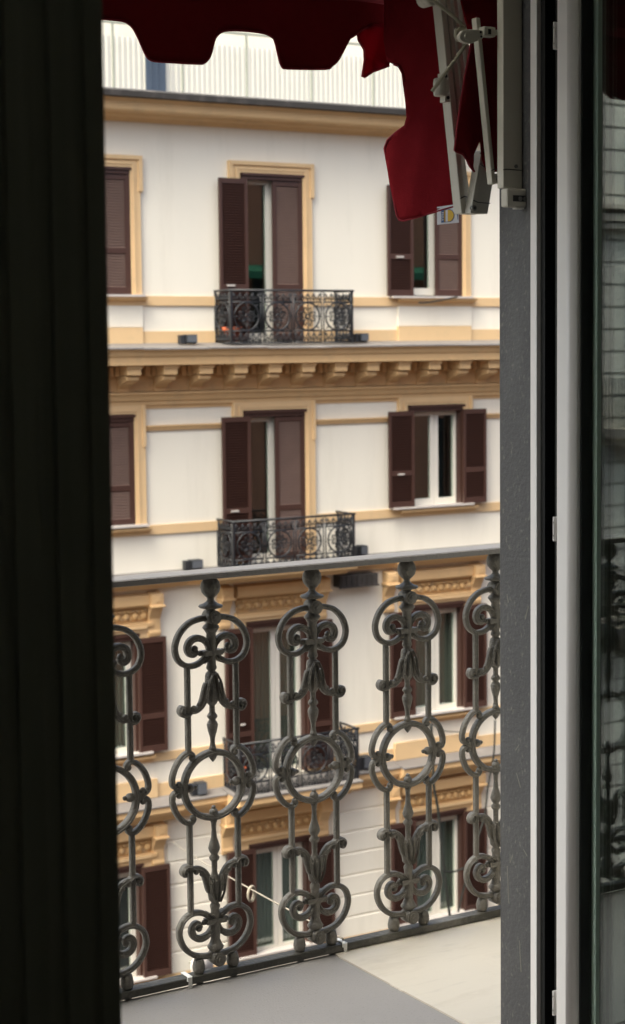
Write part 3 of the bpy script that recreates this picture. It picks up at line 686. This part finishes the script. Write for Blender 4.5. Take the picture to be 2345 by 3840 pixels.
# ================================================================== cast iron railing
RY = 3.88
RL = tag(empty('balcony_railing', (2.4, RY, 0)), 'grey painted cast iron railing of scrolls and rings at the edge of the balcony', 'railing')
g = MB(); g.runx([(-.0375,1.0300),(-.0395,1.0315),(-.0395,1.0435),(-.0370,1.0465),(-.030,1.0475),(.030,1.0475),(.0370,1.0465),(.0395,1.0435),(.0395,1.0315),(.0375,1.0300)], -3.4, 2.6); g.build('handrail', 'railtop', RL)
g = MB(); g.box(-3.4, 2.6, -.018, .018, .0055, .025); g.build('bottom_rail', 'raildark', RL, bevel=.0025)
HZ = EYE
def mz(z): return -2.227-z
def half(pts): return [(x, z+HZ) for x, z in pts], [(-x, z+HZ) for x, z in pts]
def make_baluster():
    B = MB()                                                        # side bars and central stem
    for x in (-.069, .069):
        B.ribbon([(x, -.798+HZ), (x, -1.02+HZ)], .0135, .016); B.ribbon([(x, -1.196+HZ), (x, -1.428+HZ)], .0135, .016)
    B.lathe([(.010,-.655),(.012,-.668),(.012,-.695),(.020,-.703),(.022,-.708),(.018,-.713),(.012,-.722),(.0135,-.745),(.014,-.765),(.012,-.79),(.011,-.80),(.0135,-.807),(.0135,-.811),(.009,-.817),(.015,-.822),(.017,-.83),(.018,-.85),(.020,-.87),(.020,-.885),(.012,-.900),(.0072,-.905),(.0075,-.922),(.0125,-.929),(.0135,-.934),(.008,-.941),(.0125,-.948),(.0145,-.954),(.0115,-.970),(.007,-.985),(.006,-.998),(.008,-1.010),(.011,-1.018)], (0, 0, HZ), 12)
    B.lathe([(.011,-1.194),(.007,-1.206),(.006,-1.222),(.0075,-1.242),(.0125,-1.258),(.0155,-1.270),(.0125,-1.279),(.008,-1.286),(.0135,-1.293),(.0125,-1.299),(.0075,-1.305),(.0072,-1.332),(.011,-1.345),(.020,-1.356),(.019,-1.375),(.018,-1.39),(.016,-1.403),(.009,-1.410),(.013,-1.417),(.013,-1.421),(.011,-1.43),(.013,-1.46),(.0145,-1.47),(.013,-1.49),(.012,-1.505),(.017,-1.517),(.022,-1.524),(.020,-1.529),(.012,-1.536),(.012,-1.556)], (0, 0, HZ), 12)
    root = B.build('baluster', 'railpaint', RL)
    F = MB(); F.lathe([(.010,-.578),(.0165,-.583),(.0235,-.594),(.0255,-.606),(.0225,-.618),(.015,-.627),(.009,-.632),(.0085,-.637),(.012,-.642),(.020,-.647),(.029,-.650),(.0315,-.6535),(.028,-.657),(.014,-.660),(.010,-.664)], (0, 0, HZ), 16)
    F.build('finial', 'railpaint', root)
    # rosettes
    for z in (-.680, -1.553): R = MB(); R.disc((.0, z+HZ), .018, -.024, .016, 18); R.disc((0, z+HZ), .0125, -.027, -.024, 14); R.disc((0, z+HZ), .006, -.031, -.027, 12); R.build('rosette', 'railpaint', root)
    # ring
    G = MB(); n = 40
    G.ribbon([(.083*math.cos(2*math.pi*k/n), -1.107+HZ+.083*math.sin(2*math.pi*k/n)) for k in range(n)], .0155, .021, 0, True)
    G.lathe([(.001,-1.049),(.007,-1.042),(.011,-1.034),(.012,-1.029)], (0, 0, HZ), 10); G.ball((0, 0, -1.178+HZ), .0115); G.ball((0, 0, -1.166+HZ), .006)
    for s in (-1, 1): G.ball((s*.066, 0, -1.107+HZ), .0125, 10, 7, (1, .9, .9)); G.ball((s*.052, 0, -1.107+HZ), .006)
    G.build('ring', 'railpaint', root)
    # side lobes round the ring
    lobe = [(.058, -1.034), (.059, -1.024), (.070, -1.0175), (.088, -1.0265), (.105, -1.047), (.1155, -1.075), (.114, -1.094), (.103, -1.101), (.097, -1.094)]
    for s in (-1, 1):
        Lb = MB()
        for m in (0, 1):
            P = spline([(s*x, (z if not m else -2.214-z)+HZ) for x, z in lobe], 5)
            W_ = [.009]*3+[.0135]*(len(P)-6)+[.010]*3
            Lb.ribbon(P, W_, .0175)
            zz = -1.031 if not m else -2.214+1.031
            Lb.ball((s*.061, -.004, zz+HZ), .0085, 8, 6)
            zz = -1.093 if not m else -2.214+1.093
            Lb.ball((s*.099, -.004, zz+HZ), .008, 8, 6)
        Lb.box(min(s*.088, s*.106), max(s*.088, s*.106), -.008, .008, -1.116+HZ, -1.098+HZ)
        Lb.build('side_lobe', 'railpaint', root)
    # scrollwork top and bottom
    for m in (0, 1):
        Q = MB(); fz = (lambda z: z+HZ) if not m else (lambda z: mz(z)+HZ)
        big = [(.010,-.682),(.034,-.683),(.064,-.692),(.090,-.716),(.1025,-.750),(.094,-.781),(.070,-.7975),(.043,-.797),(.021,-.784),(.010,-.766)]
        small = [(.005,-.768),(.012,-.748),(.025,-.735),(.044,-.7305),(.061,-.738),(.0675,-.754),(.061,-.768),(.048,-.769),(.042,-.760)]
        for s in (-1, 1):
            P = spline([(s*x, fz(z)) for x, z in big], 6); Q.ribbon(P, [.014]*(len(P)-8)+[.013, .012, .0115, .011, .0105, .010, .009, .008], .0175)
            P = spline([(s*x, fz(z)) for x, z in small], 6); Q.ribbon(P, [.010+.007*min(1, i/14) for i in range(len(P)-8)]+[.016, .015, .014, .013, .012, .011, .010, .009], .018)
            Q.ball((s*.047, 0, fz(-.757)), .0088, 10, 7, (1, 1.1, 1))
            Q.ball((s*.031, 0, fz(-.770)), .0075, 8, 6)
            Q.ribbon([(s*.004, fz(-.772)), (s*.011, fz(-.752)), (s*.020, fz(-.742))], .006, .021); Q.ribbon([(s*.004, fz(-.776)), (s*.012, fz(-.786)), (s*.024, fz(-.794))], .006, .021)
        z0, z1 = sorted((fz(-.764), fz(-.777)))
        Q.box(-.027, .027, -.0125, .0125, z0, z1)
        Q.build('scroll', 'railpaint', root)
        # leaves and the bosses hugging the side bars
        leaf = [(.014,-.846),(.019,-.868),(.027,-.890),(.038,-.906),(.052,-.913),(.064,-.911)]
        curl = [(.060,-.914),(.070,-.921),(.084,-.921),(.092,-.911),(.088,-.901),(.080,-.902)]
        off = .010 if m else 0
        for s in (-1, 1):
            A = MB(); P = spline([(s*x, fz(z)+(-off if m else 0)*0) for x, z in leaf], 5); A.ribbon(P, [.018, .020, .022, .0235, .024, .024, .024, .0235, .023, .022, .021, .0205, .020, .019, .018, .017, .0165, .016, .015, .0145, .014, .0135, .013, .0125, .012, .012][:len(P)], .015, -.003)
            P = spline([(s*x, fz(z)) for x, z in curl], 5); A.ribbon(P, .010, .022)
            A.ball((s*.084, -.002, fz(-.910)), .0085, 8, 6); A.ball((s*.055, -.006, fz(-.905)), .0075, 8, 6); A.ball((s*.040, -.006, fz(-.897)), .006, 8, 6)
            for q in (-.006, .006): A.ribbon(spline([(s*.004+q*.3, fz(-.822)), (s*.013+q, fz(-.85)), (s*.017+q, fz(-.892))], 4), .005, .006, -.019)
            A.build('leaf', 'railpaint', root)
    # feet
    for s in (-1, 1):
        T = MB(); T.lathe([(.012,-1.548),(.0145,-1.556),(.0165,-1.568),(.0155,-1.578),(.011,-1.586)], (s*.049, 0, HZ), 12)
        T.lathe([(.009,-1.603),(.012,-1.607),(.011,-1.611),(.004,-1.614)], (s*.049, 0, HZ), 10)
        T.build('foot', 'railpaint', root)
    return root
bal = make_baluster()
xs = [2.0841+.2978*k for k in range(-7, 6)]
for i, x in enumerate(xs):
    o = bal if i == 0 else dup(bal, RL)
    o.location = (x-2.4, 0, 0)

# small things on the railing
def whitetie(x, label):
    g = MB(); g.box(x-.006, x+.006, RY-.022, RY+.021, .0262, .029); g.box(x-.005, x+.005, RY-.0225, RY-.0195, .001, .027); g.box(x-.003, x+.004, RY-.0235, RY-.021, -.03, .001); g.box(x-.005, x+.005, RY+.0186, RY+.021, .003, .027); g.box(x-.010, x+.003, RY-.026, RY-.0205, .018, .029)
    tag(g.build('cable_tie', 'whitetie', bevel=.001), label, 'cable tie')
whitetie(2.000, 'white plastic tie round the bottom rail left of a baluster foot, with no rope')
whitetie(2.462, 'white plastic tie round the bottom rail where the rope is fastened')
P0, P1 = Vector((2.464, 3.872, .034)), Vector((11.52, 22.78, -5.62))
g = MB(); g.tube([tuple(P0.lerp(P1, t) - Vector((0, 0, .10*t*(1-t)))) for t in [i/40 for i in range(41)]], .0030, 6)
pr = P0.lerp(P1, .168)
tag(g.build('rope', 'rope'), 'pale thin rope running from the railing across the street to the facade', 'rope')
g = MB(); g.tube([(pr.x+.022*math.cos(a)-.004, pr.y+.008*math.cos(a), pr.z-.032+.036*math.sin(a)) for a in [2*math.pi*k/24 for k in range(24)]], .0062, 8, True)
g.tube([(pr.x+.020*math.cos(a)-.004, pr.y+.012+.008*math.cos(a), pr.z-.034+.034*math.sin(a)) for a in [2*math.pi*k/24 for k in range(24)]], .0045, 8, True)
tag(g.build('rope_ring', 'rope', smooth=True), 'small coiled ring hanging on the pale rope behind the balusters', 'ring')

# ================================================================== awning
AW = tag(empty('awning', (2.0, 3.3, 2.3)), 'retracted red awning with scalloped valance, folded white arms and wall track', 'awning')
def aw(o): o.parent = AW; o.location = (-2.0, -3.3, -2.3); return o
VAL = [(1.6148,2.2913),(1.6604,2.2914),(1.6771,2.2867),(1.6899,2.2755),(1.7027,2.2532),(1.716,2.2274),(1.7291,2.215),(1.7595,2.2133),(1.8416,2.2159),(1.8626,2.2202),(1.8774,2.2367),(1.8878,2.2678),(1.8953,2.2804),(1.9094,2.2907),(1.9307,2.2948),(1.9704,2.2957),(2.0063,2.2932),(2.026,2.2863),(2.0334,2.2764),(2.0419,2.2456),(2.0492,2.2245),(2.0672,2.2199),(2.167,2.227),(2.1857,2.2355),(2.2052,2.253),(2.2316,2.2974),(2.2404,2.3041),(2.2755,2.3262),(2.2983,2.3329),(2.33,2.336)]
left = []
for k in (2, 1):
    left += [(x-.31*k, z) for x, z in VAL[:14] if False]
base = [(1.6148+dx, z) for dx, z in ((-.02,2.2905),(-.035,2.28),(-.045,2.26),(-.055,2.235),(-.07,2.2185),(-.09,2.2150),(-.19,2.2140),(-.21,2.2185),(-.225,2.235),(-.24,2.262),(-.255,2.283),(-.275,2.2895),(-.31,2.290))]
left = list(reversed([(x-.31, z) for x, z in base]))+list(reversed(base))
outline = spline(left+VAL, 3)
def sheet(pts_bottom, ztop, yf, name, m='red', th=.003, rows=10):
    """hanging cloth: columns between a shaped lower edge and a straight top edge, with soft waves"""
    g = MB(); n = len(pts_bottom)
    for side in (0, 1):
        for r in range(rows+1):
            for x, z in pts_bottom:
                zz = ztop+(z-ztop)*r/rows
                g.v.append((x, yf(x, zz)+side*th, zz))
    def idx(s, r, i): return s*(rows+1)*n+r*n+i
    for s in (0, 1):
        for r in range(rows):
            for i in range(n-1):
                g.f.append((idx(s, r, i), idx(s, r, i+1), idx(s, r+1, i+1), idx(s, r+1, i))); g.sm.append(True)
    for i in range(n-1): g.f.append((idx(0, rows, i), idx(0, rows, i+1), idx(1, rows, i+1), idx(1, rows, i))); g.sm.append(False)
    for r in range(rows):
        for i in (0, n-1): g.f.append((idx(0, r, i), idx(0, r+1, i), idx(1, r+1, i), idx(1, r, i))); g.sm.append(False)
    return aw(g.build(name, m))
wav = lambda x, z: 3.45+.006*math.sin(x*11)+.004*math.sin(x*23+z*9)
V_ = sheet(outline, 2.46, wav, 'valance')
g = MB(); g.tube([(x, wav(x, z)+.0015, z+.001) for x, z in outline], .0028, 6); o = g.build('hem', 'hem', V_)
o.parent = V_
g = MB(); g.tube([(x, 3.452, 2.352+.068*(x-1.0)/1.4*.7) for x in (.98, 1.6, 2.0, 2.42)], .012, 10); aw(g.build('front_bar', 'hem'))
# roof cloth from the wall roller to the front bar
g = MB(); n = 24
for r in range(9):
    t = r/8
    for i in range(n+1):
        x = .98+1.47*i/n; g.v.append((x, 3.17+.285*t, 3.05-.60*t-.05*math.sin(math.pi*t)))
for r in range(8):
    for i in range(n): a = r*(n+1)+i; g.f.append((a, a+1, a+n+2, a+n+1)); g.sm.append(True)
rc = aw(g.build('roof_cloth', 'red')); md = rc.modifiers.new('thick', 'SOLIDIFY'); md.thickness = .003
g = MB(); g.tube([(.95, 3.20, 3.08), (2.44, 3.20, 3.08)], .045, 14); aw(g.build('roller', 'armpaint'))
# turned-over corner of the valance
def poly3(name, m, loop, th=.003, parent=None, bulge=0.0, hem=None):
    """closed outline of 3-D points -> thin cloth with a bulge"""
    from mathutils.geometry import delaunay_2d_cdt
    P = [Vector(p) for p in loop]; n = len(P)
    x0 = min(P, key=lambda p: p.x-p.y*.0); x1 = max(P, key=lambda p: p.x)
    far = max(((a_, b_) for a_ in P for b_ in P), key=lambda q: (q[0].xy-q[1].xy).length)
    ax = (far[1].xy-far[0].xy).normalized(); o0 = far[0].xy.copy(); nx = Vector((-ax.y, ax.x))
    q2 = [Vector(((p.xy-o0).dot(ax), p.z)) for p in P]; dp = [(p.xy-o0).dot(nx) for p in P]
    def inside(pt):
        c = False
        for i in range(n):
            a_, b_ = q2[i], q2[i-1]
            if (a_.y > pt.y) != (b_.y > pt.y) and pt.x < (b_.x-a_.x)*(pt.y-a_.y)/(b_.y-a_.y)+a_.x: c = not c
        return c
    inner = []; st = .012
    ux0, ux1 = min(q.x for q in q2), max(q.x for q in q2); uz0, uz1 = min(q.y for q in q2), max(q.y for q in q2)
    yy = uz0+st
    while yy < uz1:
        xx = ux0+st*.5
        while xx < ux1:
            pt = Vector((xx, yy))
            if inside(pt) and min((pt-q).length for q in q2) > st*.5: inner.append(pt)
            xx += st
        yy += st
    rv, re, rf, _, _, _ = delaunay_2d_cdt(q2+inner, [(i, (i+1) % n) for i in range(n)], [], 1, 1e-6)
    vs = []
    for q in rv:
        wsum = 0; d_ = 0
        for k_, c_ in zip(q2, dp):
            w_ = 1/((q-k_).length_squared+1e-7)**1.5; wsum += w_; d_ += w_*c_
        d_ /= wsum; d_ += bulge*math.sin(q.y*34+q.x*30)+bulge*.6*math.sin(q.x*70-q.y*20)
        p = o0+ax*q.x+nx*d_; vs.append((p.x, p.y, q.y))
    rf = [f for f in rf if inside(sum((rv[i] for i in f), Vector((0, 0)))/len(f))]
    me = bpy.data.meshes.new(name); me.from_pydata(vs, [], [tuple(f) for f in rf])
    me.polygons.foreach_set('use_smooth', [True]*len(me.polygons)); me.materials.append(M[m])
    o = bpy.data.objects.new(name, me); COL.objects.link(o)
    md = o.modifiers.new('thick', 'SOLIDIFY'); md.thickness = th; md.offset = 0
    aw(o)
    if hem:
        g = MB(); g.tube([tuple(p) for p in hem], .0026, 6); h = g.build('hem', 'hem', o)
    return o
FOLD = [(2.2535,2.3141),(2.2577,2.2989),(2.2794,2.2809),(2.2924,2.2603),(2.2987,2.2265),(2.3053,2.2251),(2.3187,2.2369),(2.341,2.2476)]
fd = [0, .002, .012, .03, .05, .05, .035, .0]
loop = [(x, 3.448+d, z) for (x, z), d in zip(FOLD, fd)]+[(2.352, 3.445, 2.30), (2.335, 3.445, 2.345), (2.285, 3.446, 2.335)]
poly3('turned_corner', 'redlit', loop, bulge=.0, hem=[loop[i] for i in range(8)])
SIDE = [(2.3229,3.4035,2.2427),(2.3275,3.3908,2.2377),(2.3313,3.3804,2.2204),(2.3327,3.3764,2.1912),(2.3349,3.3704,2.1511),(2.3356,3.3685,2.1204),(2.3332,3.3749,2.1017),(2.324,3.4004,2.0877),(2.3163,3.4218,2.0732),(2.3134,3.4298,2.0556),(2.3161,3.4222,2.0186),(2.3206,3.4099,1.9558),(2.3251,3.3975,1.901),(2.3274,3.3912,1.8897),(2.3312,3.3806,1.8873),(2.3477,3.335,1.8957),(2.3819,3.2404,1.9136),(2.3782,3.2506,2.0519),(2.3725,3.2664,2.1588),(2.3664,3.2832,2.3398),(2.3657,3.285,2.45),(2.3138,3.4286,2.45),(2.3138,3.4286,2.30),(2.3160,3.4220,2.252)]
poly3('side_flap', 'red', SIDE, bulge=.0025, hem=SIDE[:17])
# back cloth draped over the folded arms
C2 = [(2.3532,2.255),(2.3314,2.172),(2.3096,2.0888),(2.295,2.0214),(2.2971,2.0198),(2.3229,2.0153),(2.3357,2.0033),(2.3451,1.9905),(2.3588,1.9796),(2.3682,1.9932),(2.3720,2.020),(2.3850,2.050),(2.3920,2.010),(2.4054,1.9832),(2.4500,1.9839),(2.4500,2.08),(2.4500,2.1808),(2.4500,2.2672),(2.4500,2.45),(2.3341,2.45),(2.3341,2.3447)]
dep = {0: -.0, 1: -.004, 2: -.012, 3: -.018, 4: -.018, 5: -.010, 6: -.008, 7: -.006, 8: -.004}
loop = [(x, 3.150+dep.get(i, .012), z) for i, (x, z) in enumerate(C2)]
poly3('draped_cloth', 'red', loop, bulge=.003, hem=loop[:9])
# arms
def bar(name, tl, bl, wdt, y, dy, m='armpaint', bevel=.002):
    g = MB(); (x0, z0), (x1, z1) = tl, bl
    g.hexa([(x1,y,z1),(x1+wdt,y,z1),(x1+wdt,y+dy,z1),(x1,y+dy,z1),(x0,y,z0),(x0+wdt,y,z0),(x0+wdt,y+dy,z0),(x0,y+dy,z0)])
    return aw(g.build(name, m, bevel=bevel))
B1 = bar('arm', (2.3000,2.38), (2.3601,1.8925), .0150, 3.195, .03)
# wide inner side of the first arm
g = MB(); g.prism([(2.3151,2.375),(2.3175,2.375),(2.4010,1.905),(2.4120,1.8925),(2.3745,1.8925)], 3.212, 3.222); o = aw(g.build('arm_web', 'armpaint'))
for tl, bl in (((2.3205,2.36),(2.3585,2.085)), ((2.3395,2.36),(2.3745,2.09)), ((2.3610,2.36),(2.3900,2.10))): bar('arm_rib', tl, bl, .0115, 3.196, .024)
g = MB(); g.prism([(2.3672,1.8919),(2.3775,1.8915),(2.4080,2.030),(2.3975,2.030)], 3.172, 3.196); g.prism([(2.3777,1.8912),(2.418,1.8923),(2.4440,2.020),(2.4082,2.030)], 3.176, 3.196)
o = aw(g.build('forearm', 'armpaint', bevel=.0015))
bar('strut', (2.3265,2.30), (2.3682,1.9490), .0105, 3.095, .018)
def bolt(x, y, z, r=.006):
    g = MB(); g.disc((x, z), r, y-.004, y+.006, 14); o = aw(g.build('bolt', 'steel')); 
    q = MB(); q.disc((x, z), r*.5, y-.0045, y-.0035, 10); q.build('bolt_hole', 'tie', o)
bolt(2.3727, 3.168, 1.9030); bolt(2.3850, 3.090, 1.9615); 
g = MB(); g.box(2.3765, 2.395, 3.096, 3.106, 1.951, 1.972); aw(g.build('pivot_plate', 'armpaint', bevel=.003))
# wall track and its foot bracket
TY = 3.056
g = MB(); g.box(2.3685, 2.4195, TY, TY+.022, 1.938, 2.9); TR = aw(g.build('track', 'armpaint', bevel=.002))
g = MB(); g.disc((2.402, 1.985), .004, TY-.003, TY+.001, 12); g.build('screw', 'steel', TR)
g = MB(); g.box(2.3700, 2.4285, TY-.012, TY+.012, 1.897, 1.937); FBk = aw(g.build('foot_bracket', 'armpaint', bevel=.004))
g = MB(); g.box(2.385, 2.4225, TY-.0125, TY-.0118, 1.909, 1.922); g.build('slot', 'tie', FBk)
g = MB(); g.disc((2.4185, 1.915), .0055, TY-.015, TY-.012, 12); g.disc((2.404, 1.915), .005, TY-.0145, TY-.012, 12); g.build('screw', 'steel', FBk)
g = MB(); g.box(2.3965, 2.4170, TY-.010, TY+.004, 1.8935, 1.8965); g.build('shim', 'whitetie', FBk)
# pulley, fork and cord
g = MB(); g.prism(spline([(2.2714,2.2525),(2.2775,2.2645),(2.2915,2.2695),(2.3335,2.2714),(2.3360,2.2568),(2.3100,2.2440),(2.2966,2.2404),(2.2800,2.2430)], 4, True), 3.080, 3.092); PU = aw(g.build('pulley', 'armpaint', bevel=.002))
g = MB(); g.disc((2.292, 2.2545), .0085, 3.077, 3.080, 16); g.build('pulley_pin', 'armpaint', PU)
g = MB(); g.disc((2.289, 2.262), .016, 3.093, 3.104, 18); g.build('wheel', 'cord', PU)
g = MB()
for x, z in ((2.3265,2.2665), (2.328,2.2575)): g.disc((x, z), .0025, 3.0785, 3.0805, 10)
g.build('screw', 'tie', PU)
g = MB(); g.box(2.332, 2.362, 3.074, 3.094, 2.2585, 2.2790); g.box(2.362, 2.372, 3.078, 3.090, 2.264, 2.275); g.prism([(2.371,2.270),(2.376,2.274),(2.3875,2.262),(2.3875,2.244),(2.3785,2.244),(2.3785,2.258)], 3.070, 3.086); FK = aw(g.build('fork_bracket', 'armpaint', bevel=.0015))
g = MB(); g.box(2.342, 2.350, 3.0735, 3.0745, 2.263, 2.274); g.disc((2.383, 2.251), .003, 3.0685, 3.0705, 10); g.build('slot', 'tie', FK)
g = MB(); g.tube([(2.19,3.12,2.345),(2.2173,3.10,2.3274),(2.2699,3.10,2.2988),(2.300,3.10,2.2770)], .0042, 8); g.tube([(2.3030,3.098,2.2436),(2.2489,3.15,2.146)], .0040, 8); aw(g.build('cord', 'cord'))
g = MB(); g.lathe([(.0125,2.1425),(.0145,2.146),(.0150,2.152),(.0150,2.172),(.0142,2.178),(.0125,2.1805)], (2.2935, 3.182, 0), 16); g.box(2.2930, 2.3075, 3.168, 3.196, 2.148, 2.178); g.box(2.2925, 2.3050, 3.170, 3.19, 2.1785, 2.1910); g.box(2.2985, 2.3115, 3.170, 3.19, 2.1295, 2.1475); CL = aw(g.build('cord_clamp', 'armpaint', bevel=.001))
g = MB(); g.disc((2.299, 2.1845), .0038, 3.167, 3.170, 12); g.disc((2.305, 2.1385), .0038, 3.167, 3.170, 12); g.build('bolt', 'tie', CL)
g = MB(); g.tube([(2.269, 3.17, 2.352), (2.269, 3.21, 2.352)], .019, 18); g.tube([(2.269, 3.165, 2.352), (2.269, 3.17, 2.352)], .012, 18); aw(g.build('guide_roller', 'armpaint'))
# black ties
def band(pts, r=.0011): 
    g = MB(); g.tube(pts, r, 5); aw(g.build('tie', 'tie'))
band([(2.3556,3.194,1.9245),(2.3665,3.193,1.9300),(2.385,3.209,1.9305)]); band([(2.3745,3.1705,1.9200),(2.386,3.1705,1.9160),(2.4235,3.175,1.9150)])
band([(2.3655,3.0935,1.9775),(2.372,3.093,1.9810),(2.379,3.0935,1.9805)]); band([(2.3675,3.0545,1.9760),(2.3755,3.0545,1.9775),(2.4205,3.0545,1.9770)])
band([(2.388,3.165,2.000),(2.396,3.16,1.993),(2.408,3.165,1.9935)], .0013); band([(2.388,3.165,2.022),(2.396,3.16,2.027),(2.405,3.165,2.030)], .0013)
# sewn label with the maker's emblem
A0, A1 = Vector((2.3614, 3.2969-.004, 1.9026)), Vector((2.3829, 3.2374-.004, 1.8749))
du = Vector((2.3821-2.3614, 3.2397-3.2969, 0)); dv = Vector((0, 0, 1))
ext = du.length; du.normalize(); nn = du.cross(dv)
def LP(a, z, off=0.0): p = A0+du*(a*ext); return (p.x+nn.x*off, p.y+nn.y*off, z)
if nn.dot(Vector((0, -1, 0))) < 0: nn = -nn
def lpoly(pts, m, name, off, parent=None, th=.0004):
    g = MB(); n = len(pts); vs = [LP(a, z, off) for a, z in pts]+[LP(a, z, off-th) for a, z in pts]
    g.add(vs, [tuple(range(n)), tuple(range(2*n-1, n-1, -1))]+[(i, n+i, n+(i+1) % n, (i+1) % n) for i in range(n)])
    o = g.build(name, m)
    if parent is None: aw(o)
    else: o.parent = parent
    return o
LT = lpoly([(.03,1.9135),(.03,1.8735),(1.0,1.8755),(1.0,1.917)], 'tagwhite', 'sewn_label', 0)
sk = lambda a: .0022*a
D = [(.22,1.9055),(.60,1.9065),(.70,1.9040),(.78,1.8990),(.815,1.8930),(.80,1.8870),(.74,1.8815),(.64,1.8785),(.22,1.8775)]
lpoly(D, 'tagblue', 'emblem', .0006, LT)
lpoly([(.35,1.9048),(.425,1.9049),(.425,1.8792),(.35,1.8790)], 'tagbrown', 'emblem', .0010, LT)
lpoly([(.425,1.9049),(.52,1.9051),(.52,1.8794),(.425,1.8792)], 'tagwhite', 'emblem', .0010, LT)
lpoly([(.52,1.9051),(.60,1.9051),(.69,1.9028),(.76,1.8985),(.79,1.8930),(.775,1.8880),(.72,1.8828),(.63,1.8797),(.52,1.8794)], 'tagyellow', 'emblem', .0010, LT)
lpoly([(.91,1.9035),(.955,1.8990),(.975,1.8820),(.955,1.8830),(.935,1.8920)], 'tagblue', 'emblem', .0008, LT)
fc = bpy.data.curves.new('lettering', 'FONT'); fc.body = 'PARA'; fc.size = .0098; fc.align_x = 'CENTER'; fc.align_y = 'CENTER'; fc.extrude = .0001
to = bpy.data.objects.new('lettering', fc); COL.objects.link(to); fc.materials.append(M['tagwhite'])
bpy.context.view_layer.update()
mesh_t = bpy.data.meshes.new_from_object(to.evaluated_get(bpy.context.evaluated_depsgraph_get())); bpy.data.objects.remove(to)
to = bpy.data.objects.new('lettering', mesh_t); COL.objects.link(to)
if not mesh_t.materials: mesh_t.materials.append(M['tagwhite'])
ctr = Vector(LP(.285, 1.8915, .0012)); xd = -dv; zd = nn; yd = zd.cross(xd)
to.matrix_world = Matrix(((xd.x*.85, yd.x, zd.x, ctr.x-2.0+2.0), (xd.y*.85, yd.y, zd.y, ctr.y), (xd.z*.85, yd.z, zd.z, ctr.z), (0, 0, 0, 1)))
bpy.context.view_layer.update()
mw = to.matrix_world.copy(); to.parent = LT; bpy.context.view_layer.update(); to.matrix_parent_inverse = LT.matrix_world.inverted()
